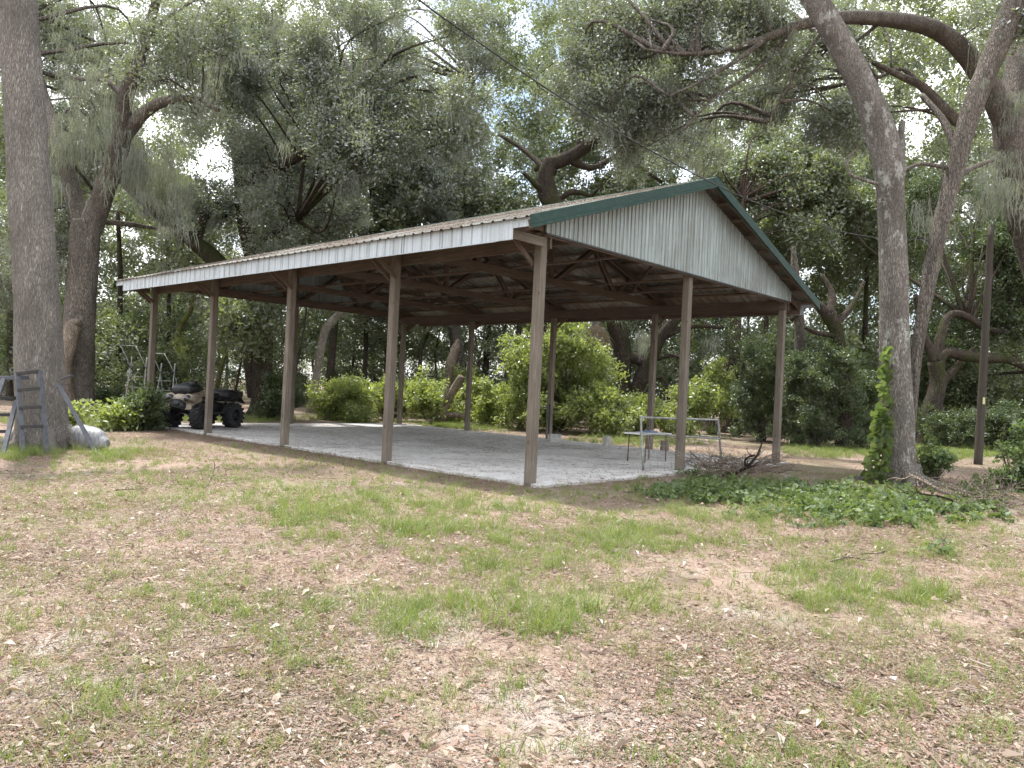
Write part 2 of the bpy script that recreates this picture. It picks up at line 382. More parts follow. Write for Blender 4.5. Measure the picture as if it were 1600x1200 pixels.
def leaf_quad(mb, c, d, nrm, ln, wd, mi=0, fold=.15):
    """a pointed leaf: four corner diamond with the tip and base on axis d"""
    d = d / np.linalg.norm(d); s_ = np.cross(nrm, d); s_ /= np.linalg.norm(s_) + 1e-9; nn = np.cross(d, s_)
    mb.add([c - d*ln/2, c + s_*wd/2 + nn*wd*fold + d*ln*.05, c + d*ln/2, c - s_*wd/2 + nn*wd*fold + d*ln*.05], [(0, 1, 2, 3)], mi)
def clump_mesh(name, n, rad, ln, wd, seed, up=.6, twigs=5, flat=.75, mats=1):
    r = np.random.default_rng(seed); mb = MB()
    tips = r.normal(size=(twigs, 3)); tips /= np.linalg.norm(tips, axis=1)[:, None]; tips[:, 2] *= flat; tips *= rad * r.uniform(.55, 1.0, (twigs, 1))
    for t_ in tips:
        mb.add([(-.004, 0, 0), (.004, 0, 0), tuple(t_ + [.003, 0, 0]), tuple(t_ - [.003, 0, 0])], [(0, 1, 2, 3)], 1)
    for k in range(n):
        t_ = tips[k % twigs]; c = t_ * r.uniform(.25, 1.08) + r.normal(size=3) * rad * .17
        d = t_ / np.linalg.norm(t_) + r.normal(size=3) * .7; nr = np.array([0, 0, up]) + r.normal(size=3) * .75
        s_ = r.uniform(.65, 1.3); leaf_quad(mb, c, d, nr, ln * s_, wd * s_)
    return mb.mesh(name)
TWIG = plain('twig_bark', (.06, .05, .042), .9)
def clumps(name, mat, n, rad, ln, wd, up=.6, k=5, seed=1, twigs=6):
    return variant_collection(name, [clump_mesh(name, n, rad, ln, wd, seed + i, up, twigs) for i in range(k)], [mat, TWIG])
C_OAK = clumps('oak_sprays', LEAF_OAK, 185, .66, .098, .047, seed=10, twigs=9)
C_FAR = clumps('far_sprays', LEAF_FAR, 120, .85, .17, .085, seed=30)
C_DARK = clumps('dark_sprays', LEAF_DARK, 150, .72, .115, .055, seed=40)
C_LIME = clumps('lime_sprays', LEAF_LIME, 80, .42, .12, .06, up=1.2, seed=50)
C_SHRUB = clumps('shrub_sprays', LEAF_DARK, 100, .38, .085, .04, up=1.0, seed=60)
C_WEED = clumps('weed_sprays', LEAF_VINE, 40, .2, .085, .05, up=1.4, seed=70)
def moss_mesh(name, seed):
    r = np.random.default_rng(seed); mb = MB()
    for k in range(44):
        x, y = r.normal(size=2) * .13; ln = .12 + .75 * r.random() ** 1.8; w = r.uniform(.005, .012); z0 = r.uniform(-.1, .1)
        n = 6; pts = []; a = r.uniform(0, 6.28); dx, dy = math.cos(a) * w, math.sin(a) * w
        for i in range(n):
            t_ = i / (n - 1); x += r.normal() * .034; y += r.normal() * .034
            tw = (1 - .7 * t_) * r.uniform(.6, 1.4); pts += [(x - dx * tw, y - dy * tw, z0 - ln * t_), (x + dx * tw, y + dy * tw, z0 - ln * t_)]
        mb.add(pts, [(2*i, 2*i+1, 2*i+3, 2*i+2) for i in range(n - 1)])
    return mb.mesh(name)
C_MOSS = variant_collection('moss_strands', [moss_mesh('moss_strands', s_) for s_ in range(5)], [LEAF_MOSS])
def tuft_mesh(name, seed, n, ln, lean, wd, rad):
    r = np.random.default_rng(seed); mb = MB()
    for k in range(n):
        a = r.uniform(0, 6.28); h = ln * r.uniform(.45, 1.1); le = lean * r.uniform(.2, 1.2) * h; w = wd * r.uniform(.6, 1.2)
        bx, by = r.normal(size=2) * rad; ca, sa = math.cos(a), math.sin(a); pa = r.uniform(0, 6.28); wx, wy = math.cos(pa) * w, math.sin(pa) * w; P = []
        for t_ in (0, .4, .75, 1):
            ww = (1 - t_) * .85 + .12; x = bx + ca * le * t_ * t_; y = by + sa * le * t_ * t_; z = h * (t_ - .28 * lean * t_ * t_)
            P += [(x - wx * ww, y - wy * ww, z), (x + wx * ww, y + wy * ww, z)]
        mb.add(P, [(0, 1, 3, 2), (2, 3, 5, 4), (4, 5, 7, 6)])
    return mb.mesh(name)
C_GRASS = variant_collection('grass_tufts', [tuft_mesh('grass_tufts', s_, 16, .17, .9, .0042, .05) for s_ in range(5)], [LEAF_GRASS])
C_TALLGRASS = variant_collection('tall_grass_tufts', [tuft_mesh('tall_grass_tufts', 20 + s_, 22, .34, .9, .005, .07) for s_ in range(4)], [LEAF_GRASS])
C_DRYGRASS = variant_collection('dry_grass_tufts', [tuft_mesh('dry_grass_tufts', 40 + s_, 12, .09, 1.5, .003, .07) for s_ in range(4)], [LEAF_DRYGRASS])
def litter_mesh(name, seed, n=110, rad=.38):
    r = np.random.default_rng(seed); mb = MB()
    for k in range(n):
        a, q = r.uniform(0, 6.28), rad * math.sqrt(r.uniform(0, 1)); c = np.array([q * math.cos(a), q * math.sin(a), r.uniform(.004, .018)])
        a2 = r.uniform(0, 6.28); d = np.array([math.cos(a2), math.sin(a2), r.normal() * .18]); nr = np.array([0, 0, 1.]) + r.normal(size=3) * .3
        ln = r.uniform(.010, .032) * (2.0 if r.random() < .07 else 1); leaf_quad(mb, c, d, nr, ln, ln * r.uniform(.3, .55), int(r.choice([0, 0, 1, 1, 1, 2, 2, 3], p=None)), r.uniform(-.3, .4))
    for k in range(10):
        a2 = r.uniform(0, 6.28); c = np.array([*r.uniform(-rad, rad, 2), .012]); d = np.array([math.cos(a2), math.sin(a2), 0]); leaf_quad(mb, c, d, np.array([0, 0, 1.]), r.uniform(.06, .16), .005, 1)
    return mb.mesh(name)
C_LITTER = variant_collection('fallen_leaf_patch', [litter_mesh('fallen_leaf_patch', s_) for s_ in range(6)], LIT)
C_LITTERBROWN = variant_collection('brown_leaf_patch', [litter_mesh('brown_leaf_patch', 60 + s_, 14, .3) for s_ in range(4)], [LIT[4], LIT[1], LIT[4], LIT[4]])

# ================================================================== THE SETTING
def hgt(x, y):
    w = 1.0 if not (-1.0 < x < 10.2 and -1.0 < y < 15.6) else 0.0
    return w * (.03 * mnoise.noise(Vector((x * .35, y * .35, 2))) + .012 * mnoise.noise(Vector((x * 1.7, y * 1.7, 5))))
gx = np.concatenate([-np.geomspace(700, 26, 14), np.arange(-22, 34, .4), np.geomspace(36, 700, 14)])
gv = [(x, y, hgt(x, y) - .012) for y in gx for x in gx]; k_ = len(gx)
gm = MB().add(gv, [(j*k_+i, j*k_+i+1, (j+1)*k_+i+1, (j+1)*k_+i) for j in range(k_-1) for i in range(k_-1)])
tag(gm.build('ground', M_GROUND, smooth=True), 'leaf strewn sandy forest clearing floor with sparse grass', kind='structure')
sl = MB(); nseg = 60; edge = []
for k in range(nseg): edge.append((-.06 + .035 * mnoise.noise(Vector((k * .7, 3, 1))), -.25 + (L + .5) * k / nseg))
for k in range(nseg): edge.append((-.06 + (W + .25) * k / nseg, L + .25 + .03 * mnoise.noise(Vector((k * .6, 8, 1)))))
for k in range(nseg): edge.append((W + .19 + .03 * mnoise.noise(Vector((k * .6, 5, 1))), L + .25 - (L + .5) * k / nseg))
for k in range(nseg): edge.append((W + .19 - (W + .25) * k / nseg, -.25 + .035 * mnoise.noise(Vector((k * .6, 12, 1)))))
ne = len(edge)
sl.add([(x, y, .04) for x, y in edge] + [(x, y, -.2) for x, y in edge], [tuple(range(ne))[::-1]] + [(k, (k+1) % ne, ne + (k+1) % ne, ne + k) for k in range(ne)])
tag(sl.build('concrete_slab', M_CONC), 'pale concrete slab floor under the pavilion', kind='structure')

# ================================================================== PAVILION
barn = thing('open_pavilion', (0, 0, 0), 'open wooden pole barn with low metal gable roof and green rake trim', 'pavilion')
SL = .335; EX = .86; OV = .55                       # roof pitch, eave and rake overhang
def roof_z(x): return 5.86 - SL * abs(x - W / 2)    # top of the roof sheets
PS = .15
def post(x, y, top):
    o = beam_obj('post', (x, y, -.02), (x, y, top), PS, PS, M_POST, barn); o['label'] = 'weathered square timber post'; return o
for i in range(NB + 1):
    for x in (0, W): post(x, i * BAY, 4.0)
for y in (0, L): post(W / 2, y, 4.0)
# headers along both eaves, between and outside the posts
for x, sx in ((0, -1), (W, 1)):
    for off in (-.1, .1):
        beam_obj('header_beam', (x + off, -.12, 4.0 - .12), (x + off, L + .12, 4.0 - .12), .04, .24, M_BEAM, barn, up=(0, 0, 1)) if not (off * sx > 0 and x == 0) else None
# trusses, one pair on every post line
def truss(y):
    e = sub_empty('truss', barn); t, hb = .04, .14; zb = 4.07
    def member(nm, p, q, w=t, h=hb): beam_obj(nm, p, q, w, h, M_TRUSS, e, up=(0, 1, 0))
    zt = lambda x: roof_z(x) - .16
    for dy in (-.098, .098):
        yy = y + dy
        beam_obj('bottom_chord', (-.3, yy, zb), (W + .3, yy, zb), hb, t, M_TRUSS, e, up=(0, 1, 0))
        for s0, x1 in ((-EX + .06, W / 2), (W + EX - .06, W / 2)):
            beam_obj('top_chord', (s0, yy, zt(s0)), (x1, yy, zt(x1)), hb, t, M_TRUSS, e, up=(0, 1, 0))
    beam_obj('king_post', (W/2, y, zb - .06), (W/2, y, zt(W/2) - .05), .1, .1, M_TRUSS, e)
    for s_ in (-1, 1):
        q = lambda f: W / 2 + s_ * f * W / 2
        for dy in (-.055, .055):
            beam_obj('web', (q(.02), y + dy, zb), (q(.36), y + dy, zt(q(.36)) - .03), .1, .04, M_TRUSS, e, up=(0, 1, 0))
            beam_obj('web', (q(.36), y + dy, zt(q(.36)) - .03), (q(.56), y + dy, zb), .1, .04, M_TRUSS, e, up=(0, 1, 0))
        beam_obj('web', (q(.56), y, zb), (q(.72), y, zt(q(.72)) - .03), .1, .04, M_TRUSS, e, up=(0, 1, 0))
for i in range(NB + 1): truss(i * BAY)
# braces from the posts out to the overhang
for i in range(NB + 1):
    for x, s_ in ((0, -1), (W, 1)):
        for dy in (.1,) if i == 0 else (-.1, .1):
            beam_obj('brace', (x + s_ * .06, i * BAY + dy, 3.5), (x + s_ * .66, i * BAY + dy, 3.95), .07, .035, M_TRUSS, barn, up=(0, 1, 0))
# long ties lying on the bottom chords, and slanted wind braces
for x in (1.55, 3.1, 6.05, 7.6): beam_obj('long_tie', (x, -.05, 4.17), (x, L + .05, 4.17), .09, .04, M_TRUSS, barn)
for i in range(NB):
    a, b = (i * BAY, (i + 1) * BAY) if i % 2 else ((i + 1) * BAY, i * BAY)
    beam_obj('wind_brace', (1.2, a, 4.25), (W / 2 - .1, b, 5.3), .04, .09, M_TRUSS, barn)
    beam_obj('wind_brace', (W - 1.2, a, 4.25), (W / 2 + .1, b, 5.3), .04, .09, M_TRUSS, barn)
beam_obj('hanging_block', (2.9, 7.35, 3.72), (2.9, 7.35, 4.05), .09, .05, M_POST, barn)
# purlins
for s_ in (-1, 1):
    for k in range(9):
        x = W / 2 + s_ * (.12 + k * (W / 2 + EX - .22) / 8); z = roof_z(x) - .055
        nrm = (s_ * SL, 0, 1)
        beam_obj('purlin', (x, -OV + .03, z), (x, L + OV - .03, z), .085, .04, M_TRUSS, barn, up=nrm)
# ribbed sheet generator
def ribbed(name, width, pitch, depth, f_top, f_bot, to_world, mat, parent, x0=0., rib=.028):
    xs = []; k = 0
    while k * pitch < width - 1e-6:
        a = k * pitch
        for dx, d in ((0, 0), (rib * .4, depth), (rib, depth), (rib * 1.4, 0)):
            if a + dx < width: xs.append((a + dx, d))
        k += 1
    xs.append((width, 0)); v = []
    for x, d in xs:
        v += [to_world(x0 + x, f_bot(x0 + x), d), to_world(x0 + x, f_top(x0 + x), d)]
    n = len(xs); th = .0015
    f = [(2*i, 2*i+2, 2*i+3, 2*i+1) for i in range(n - 1)]
    return MB().add(v, f).build(name, mat, parent)
# roof sheets: ribs run down the slope
ns = 17; sw = (L + 2 * OV) / ns
for s_ in (-1, 1):
    for k in range(ns):
        jit = random.uniform(-.012, .012)
        ribbed('roof_sheet', sw + .03, .229, .022, lambda u: 0.0, lambda u: W / 2 + EX + .06 + jit,
               lambda u, t_, d, s_=s_: (W/2 + s_ * t_ + s_ * .02, -OV + u, roof_z(W/2 + s_ * t_) + d + .004 * (s_ > 0)), M_ROOF, barn, x0=k * sw, rib=.05)
# ridge cap
rc = MB(); rc.add([(W/2 - .17, -OV - .02, roof_z(W/2 - .17) + .03), (W/2, -OV - .02, 5.9), (W/2 + .17, -OV - .02, roof_z(W/2 + .17) + .03),
                   (W/2 - .17, L + OV, roof_z(W/2 - .17) + .03), (W/2, L + OV, 5.9), (W/2 + .17, L + OV, roof_z(W/2 + .17) + .03)], [(0, 1, 4, 3), (1, 2, 5, 4)])
rc.build('ridge_cap', M_GREEN, barn)
# green rake trim: an angle folded over the sheet edge, both gables, both slopes
for yy, sy in ((-OV, -1), (L + OV, 1)):
    for s_ in (-1, 1):
        b = MB(); e0 = W/2 + s_ * (W/2 + EX + .05)
        for (o0, z0, o1, z1) in ((-.13, .032, .012, .032), (.012, .032, .012, -.115), (.012, -.115, .026, -.12), (.026, -.12, .026, -.17), (.026, -.17, -.03, -.17)):
            b.add([(e0, yy + sy*o0, roof_z(e0) + z0), (W/2, yy + sy*o0, roof_z(W/2) + z0), (W/2, yy + sy*o1, roof_z(W/2) + z1), (e0, yy + sy*o1, roof_z(e0) + z1)], [(0, 1, 2, 3)])
        b.build('rake_trim', M_GREEN, barn)
        beam_obj('rake_board', (e0 - s_*.03, yy - sy*.03, roof_z(e0) - .1), (W/2, yy - sy*.03, roof_z(W/2) - .1), .13, .035, M_TRUSS, barn, up=(0, 1, 0))
# gable walls of ribbed siding, nine panels each
npan = 10; pw = (W + .16) / npan
for yy, sy, mt in ((-.15, -1, M_GABLE), (L + .15, 1, M_FARGABLE)):
    for k in range(npan):
        ribbed('siding_panel', pw + .012, .115, .018, lambda x: roof_z(x) - .055, lambda x: 3.97 + .004 * math.sin(x * 9),
               lambda x, z, d, yy=yy, sy=sy: (x, yy + sy * d, z), mt, barn, x0=-.08 + k * pw, rib=.03)
    MB().box((W/2, yy + sy*.012, 3.965), (W + .18, .03, .03)).build('bottom_trim', M_STEEL, barn)
    beam_obj('gable_plate', (-.08, yy - sy * .035, 4.0), (W + .08, yy - sy * .035, 4.0), .14, .04, M_TRUSS, barn, up=(0, 1, 0))
# eave fascia: short ribbed panels with a notch left at either end
for s_, ex in ((-1, -EX), (1, W + EX)):
    nf = 16; fl = L + 2 * OV - .04; fw = fl / nf
    for k in range(nf):
        bt = lambda u: 3.735 + .003 * math.sin(u * 5) if .33 < u < fl - .5 else 3.90
        y0 = -OV + .02
        if k in (0, nf - 1):
            cut = .345 if k == 0 else fl - .5
            ribbed('fascia_panel', (cut - k * fw), .229, .012, lambda u: 4.035, lambda u: 3.9 if k == 0 else 3.735, lambda u, z, d: (ex + s_ * d, y0 + u, z), M_FASCIA, barn, x0=k * fw, rib=.024)
            ribbed('fascia_panel', ((k + 1) * fw - cut), .229, .012, lambda u: 4.035, lambda u: 3.735 if k == 0 else 3.9, lambda u, z, d: (ex + s_ * d, y0 + u, z), M_FASCIA, barn, x0=cut, rib=.024)
        else:
            ribbed('fascia_panel', fw + .01, .229, .022, lambda u: 4.035, lambda u: 3.735, lambda u, z, d: (ex - s_ * d, y0 + u, z), M_FASCIA, barn, x0=k * fw, rib=.03)
    beam_obj('fascia_board', (ex - s_ * .05, -.1, 3.885), (ex - s_ * .05, L + .1, 3.885), .03, .28, M_TRUSS, barn)
    MB().box((ex, (L) / 2, 3.735), (.028, L - .35, .012)).build('fascia_edge', M_FASCIA if s_ < 0 else M_STEEL, barn)
for y_ in (-.13, L + .13):
    beam_obj('fascia_return', (-EX + .05, y_, 3.83), (-.09, y_, 3.83), .14, .035, M_POST, barn, up=(0, 1, 0))
# leaves lying on the roof
rl = []
for k in range(4600):
    x = -EX + .12 + (W/2 + EX - .12) * random.random() ** .8; y = -OV + .15 + (L + 2*OV - .3) * random.random()
    if mnoise.noise(Vector((x * .6, y * .35, 7))) > -.25: rl.append((x, y, roof_z(x) + .012))
scatter('roof_leaf_litter', rl, C_LITTERBROWN, None, (.7, 1.3), rot=np.stack([np.zeros(len(rl)), np.full(len(rl), -math.atan(SL)), np.zeros(len(rl))], 1))

# ================================================================== TREES
# openings in the canopy where the sky shows (survey of the photograph: column, row, half widths)
GAPS = np.array([(335, 252, 34, 36), (240, 195, 22, 26), (275, 140, 42, 14), (70, 145, 12, 30), (187, 45, 16, 10), (150, 62, 9, 10), (440, 75, 18, 14),
    (532, 72, 22, 28), (662, 42, 34, 30), (700, 100, 24, 24), (768, 190, 18, 34), (826, 48, 24, 55), (945, 262, 44, 22), (905, 285, 30, 16), (1020, 35, 8, 30),
    (1445, 175, 36, 55), (1372, 130, 14, 55), (1422, 225, 34, 22), (1548, 190, 22, 45), (1505, 120, 40, 34), (1350, 50, 22, 12), (1240, 25, 30, 8), (680, 15, 40, 18), (770, 240, 16, 14), (600, 105, 14, 12)], float)
def in_gap(P, grow=1.0):
    q = project(P); x, y = q[..., 0], q[..., 1]
    d = ((x[..., None] - GAPS[:, 0]) / (GAPS[:, 2] * grow)) ** 2 + ((y[..., None] - GAPS[:, 1]) / (GAPS[:, 3] * grow)) ** 2
    return (d < 1).any(-1)
# nothing of a crown may hang inside the pavilion or in front of it
def blocked(P):
    P = np.asarray(P); x, y, z = P[:, 0], P[:, 1], P[:, 2]
    inside = (x > -1.6) & (x < W + 1.6) & (y > -1.6) & (y < L + 1.6) & (z < 7.2)
    d = depth_of_many(P)
    q = project(P); front = (d < 13) & (q[:, 1] > -40)
    return inside | front
SUNNY = [(ground_at(px, d)[:2], r) for px, d, r in ((520, 31, 2.5), (600, 32, 3), (680, 32, 3.5), (760, 31, 3.5), (868, 29.5, 4.5), (960, 28.5, 2.5), (1070, 31, 2.5), (1290, 19, 2.5), (1470, 28, 4), (1540, 27.5, 4), (1420, 27, 3), (230, 15.5, 2.5), (140, 20, 3), (555, 26, 2), (700, 26, 3), (800, 26, 3))]
def shades(P):
    P = np.asarray(P); t_ = (P[:, 2] - 1.0) / to_sun[2]; q = P[:, :2] - t_[:, None] * np.array([to_sun[0], to_sun[1]]); m_ = np.zeros(len(P), bool)
    for c, r in SUNNY: m_ |= (((q - c) ** 2).sum(1) < r * r) & (P[:, 2] > 3.5)
    dap = np.array([mnoise.noise(Vector((a * .22, b * .22, 50))) for a, b in q]); m_ |= (dap > .1) & (P[:, 2] > 4) & (P[:, 2] < 22)
    m_ |= ((q - CAM[:2]) @ FWD[:2] < 12.5) & (np.abs((q - CAM[:2]) @ _r[:2]) < 14)
    return m_ & (RNG.random(len(P)) < .97)
def depth_of_many(P): return (np.asarray(P) - CAM) @ FWD

def limb_pts(poly, D, n=7):
    """poly rows: column, row, depth offset, width in photo pixels -> metres"""
    c = spline([(*at(px, py, D + dd), w / 2 * (D + dd) / FPX) for px, py, dd, w in poly], n)
    return c[:, :3], np.maximum(c[:, 3], .006)
def tree(name, label, base, D, trunk, limbs=(), areas=(), mat=None, coll=None, moss=0, dens=17, sub_r=(.8, 1.45), group=None, sides=14, wob=.1, flare=1.5, moss_mat=None, cl=(.8, 1.25), twig=1.0, fine=7, mossareas=()):
    mat = mat or M_BARK_OAK; coll = coll or C_OAK
    bp = ground_at(base, D) if np.isscalar(base) else np.array(base, float)
    root = thing(name, bp, label, 'tree', group)
    tp, tr = limb_pts(trunk, D, fine); tp[0] = tp[0] * 0 + np.array([tp[0][0], tp[0][1], -.15])
    k = np.clip(1 - (tp[:, 2] + .15) / .7, 0, 1); tr = tr * (1 + (flare - 1) * k ** 1.6)
    MB().tube(tp, tr, sides, wob, D).build('trunk', mat, root, smooth=True)
    nodes_ = [tp]
    if sides > 30:
        for k in range(7):
            a = k * .9 + random.uniform(-.3, .3); r0 = tr[0]; u = np.array([math.cos(a), math.sin(a), 0]); c0 = np.array([tp[0][0], tp[0][1], 0]); ln = random.uniform(.35, .8)
            rp_ = spline([c0 + u * r0 * .55 + np.array([0, 0, .34]), c0 + u * r0 * .95 + np.array([0, 0, .13]), c0 + u * (r0 + ln * .5) + np.array([0, 0, .03]), c0 + u * (r0 + ln) + np.array([.05, .05, -.05])], 5)
            MB().tube(rp_, np.linspace(.16, .03, len(rp_)), 9, .2, k).build('root', mat, root, smooth=True)
    for lb in limbs:
        lp, lr = limb_pts(lb, D, fine); nodes_.append(lp)
        MB().tube(lp, lr, max(8, sides - 4), wob * 1.1, D + len(nodes_)).build('limb', mat, root, smooth=True)
    nd = np.concatenate(nodes_); blobs = []
    for a in areas:
        px, py, rx, ry, dd, n = a
        for _ in range(n * 6):
            if n <= 0: break
            u, v = random.uniform(-1, 1), random.uniform(-1, 1)
            if u*u + v*v > 1: continue
            dep = D + (random.uniform(-dd, dd) if np.isscalar(dd) else random.uniform(*dd))
            c = at(px + u * rx, py + v * ry, dep)
            if c[2] < 1.2 or in_gap(c[None])[0] or blocked(c[None])[0] or (shades(c[None])[0] and random.random() < .6): continue
            blobs.append(c); n -= 1
    pts = []; br = MB(); mpts = []
    for c in blobs:
        r = random.uniform(*sub_r); q = RNG.normal(size=(dens, 3)); q /= np.linalg.norm(q, axis=1)[:, None]
        q *= (r * RNG.uniform(.35, 1.0, (dens, 1)) ** .6); q[:, 2] *= .7; q = c + q; kp = ~blocked(q) & (q[:, 2] > .8) & ~(in_gap(q) & (RNG.random(dens) < .84)) & ~shades(q)
        if kp.sum() < .3 * dens: continue
        pts.append(q[kp])
        dist = np.linalg.norm(nd - c, axis=1) + 1.2 * np.maximum(0, nd[:, 2] - c[2])
        p0 = nd[int(np.argmin(dist))]; mid = (p0 + c) / 2 + RNG.normal(size=3) * .12 * np.linalg.norm(c - p0) + np.array([0, 0, .1 * np.linalg.norm(c - p0)])
        ln = np.linalg.norm(c - p0); path = spline([p0, mid, c], 5); r0 = min(.1, .014 + .013 * ln) * twig
        br.tube(path, np.linspace(r0, .01, len(path)), 5, 0)
        for _ in range(3):
            e = c + RNG.normal(size=3) * r * .6; st = path[random.randint(len(path) // 2, len(path) - 1)]
            br.tube(spline([st, (st + e) / 2 + RNG.normal(size=3) * .15, e], 3), np.linspace(.018, .005, 7), 4, 0)
        if moss: mpts += [c + RNG.normal(size=3) * r * .55 for _ in range(np.random.default_rng(int(abs(c[0]) * 100)).poisson(moss * .6))]
    for px, py, rx, ry, n in mossareas:
        for _ in range(int(n * .75)): mpts.append(at(px + random.uniform(-rx, rx), py + random.uniform(-ry, ry), D + random.uniform(-1.5, 1.0)))
    if pts:
        pts = np.concatenate(pts)
        br.build('branches', mat, root, smooth=True)['kind'] = 'stuff'
        scatter('crown', pts, coll, root, cl, .7)
    if mpts:
        mp = np.array(mpts); mp = mp[~blocked(mp) & (mp[:, 2] > 2.0) & ~in_gap(mp)]; scatter('spanish_moss', mp, C_MOSS, root, (.5, 1.2), .05)
    return root

tree('oak_tree', 'thick straight grey trunk rising out of frame behind the dark ladder', 68, 14.5,
     [(68, 690, 0, 78), (66, 650, 0, 72), (62, 560, 0, 68), (55, 420, 0, 62), (46, 280, 0, 60), (36, 130, 0, 56), (26, -20, 0, 53), (15, -220, .3, 48), (20, -450, .8, 40)],
     [[(15, -200, .2, 34), (-120, -330, 1, 26), (-260, -420, 2, 16)], [(16, -260, .2, 32), (140, -400, 2.5, 22), (300, -480, 5, 14)]],
     [(60, -420, 380, 120, 3.5, 16), (180, -60, 120, 40, (5, 9), 5)], M_BARK_GREY, moss=3, sides=44, wob=.05, flare=1.2, fine=26, dens=12)
tree('oak_tree', 'forked old oak with broken stub at its base, behind the thick grey trunk', 118, 25,
     [(116, 645, 0, 62), (120, 590, 0, 50), (126, 480, 0, 45), (131, 390, 0, 44), (134, 345, 0, 40)],
     [[(133, 375, 0, 30), (116, 310, .3, 27), (97, 240, .5, 24), (80, 190, 1, 21), (64, 140, 1.5, 18), (45, 60, 2, 14), (20, -30, 3, 9)],
      [(136, 372, 0, 36), (155, 320, 0, 34), (176, 262, -.3, 31), (190, 215, -.6, 28), (197, 150, -1, 24), (225, 70, -1.4, 18), (250, -20, -2, 12)],
      [(192, 215, -.5, 22), (226, 176, -1, 19), (262, 157, -1.4, 15), (305, 156, -1.8, 11), (342, 172, -2, 7)],
      [(198, 160, -1, 12), (168, 128, -.6, 9), (120, 122, 0, 6), (95, 110, 0, 4)],
      [(145, 345, 0, 9), (200, 350, 1, 8), (245, 357, 2, 5)]],
     [(95, 150, 60, 100, 3, 9), (110, 60, 110, 70, 4, 13), (250, 80, 120, 70, 4, 15), (200, 190, 70, 50, 3, 6), (60, 300, 50, 90, 3, 8), (300, 215, 60, 35, 2, 5), (20, 400, 40, 80, (3, 7), 7), (150, 30, 130, 50, (2, 7), 12), (230, 130, 90, 60, (3, 8), 9), (150, 240, 70, 60, (3, 7), 7)],
     M_BARK_OAK, moss=6, mossareas=[(195, 250, 40, 40, 40), (250, 285, 50, 30, 55), (150, 170, 60, 60, 70), (110, 215, 40, 40, 30), (230, 230, 40, 30, 40), (275, 345, 25, 20, 12), (200, 60, 120, 60, 40), (85, 260, 15, 40, 12)], dens=14)
o = thing('broken_stub', G(104, 632), 'hollow rotten stub leaning on the forked old oak trunk', 'stump')
lp, lr = limb_pts([(104, 638, -.7, 30), (100, 580, -.75, 24), (106, 545, -.8, 22), (115, 508, -.7, 20), (124, 505, -.7, 10)], 25); MB().tube(lp, lr, 12, .3, 3).build('stub', M_DEAD, o, smooth=True)
tree('oak_tree', 'twin trunked oak with dark curved limbs right of the quad bike', 405, 31,
     [(412, 645, 0, 42), (410, 590, 0, 33), (412, 520, 0, 29), (404, 450, 0, 27), (395, 400, 0, 27), (386, 350, 0, 28), (380, 300, 0, 28)],
     [[(404, 620, .2, 34), (396, 560, .2, 30), (384, 500, 0, 29), (366, 450, -.3, 28), (335, 405, -.6, 27), (303, 378, -.8, 24), (262, 345, -1, 20), (215, 305, -1.4, 16), (180, 272, -2, 10)],
      [(382, 310, 0, 26), (400, 280, -.3, 22), (440, 258, -.8, 18), (490, 232, -1.4, 12), (540, 205, -2, 8)],
      [(380, 305, 0, 22), (372, 250, .3, 18), (360, 190, .6, 13), (350, 110, 1, 8)],
      [(305, 380, -.8, 16), (325, 330, -.3, 14), (345, 322, 0, 12), (352, 345, 0, 8)],
      [(392, 385, 0, 14), (430, 362, -.5, 10), (465, 345, -1, 6)]],
     [(430, 170, 110, 90, 3.5, 20), (340, 80, 90, 60, 4, 11), (500, 300, 110, 70, 3, 16), (440, 330, 80, 50, 3, 8), (300, 330, 70, 40, 2, 5), (470, 60, 90, 60, 4, 12), (380, 20, 120, 40, 4, 9), (520, 180, 120, 90, (-8, -4), 18), (600, 60, 120, 60, (-8, -4), 12), (430, 120, 90, 70, (8, 13), 12), (640, 180, 90, 70, (-8, -5), 10)],
     M_BARK_DARK, moss=3.5, mossareas=[(400, 60, 100, 60, 30), (300, 420, 60, 30, 10)], dens=18)
tree('oak_tree', 'broad leafy oak filling the sky above the pavilion roof centre', 712, 44,
     [(722, 640, 0, 26), (716, 560, 0, 21), (708, 500, 0, 19), (700, 420, 0, 18), (690, 340, 0, 17), (680, 270, 0, 15)],
     [[(690, 320, 0, 14), (650, 250, -1, 11), (600, 195, -3, 8), (560, 150, -4, 5)], [(684, 290, 0, 12), (720, 220, 0, 9), (740, 130, 0, 6)]],
     [(600, 270, 110, 70, 4, 24), (640, 150, 90, 70, 4, 20), (570, 60, 100, 50, 4, 16), (700, 300, 80, 50, 3, 14), (740, 80, 50, 60, 3, 9), (520, 180, 90, 80, 4, 16), (440, 260, 80, 60, 4, 10)],
     M_BARK_OAK, moss=2.2, dens=19, mossareas=[(560, 40, 40, 40, 16), (745, 70, 14, 50, 12)])
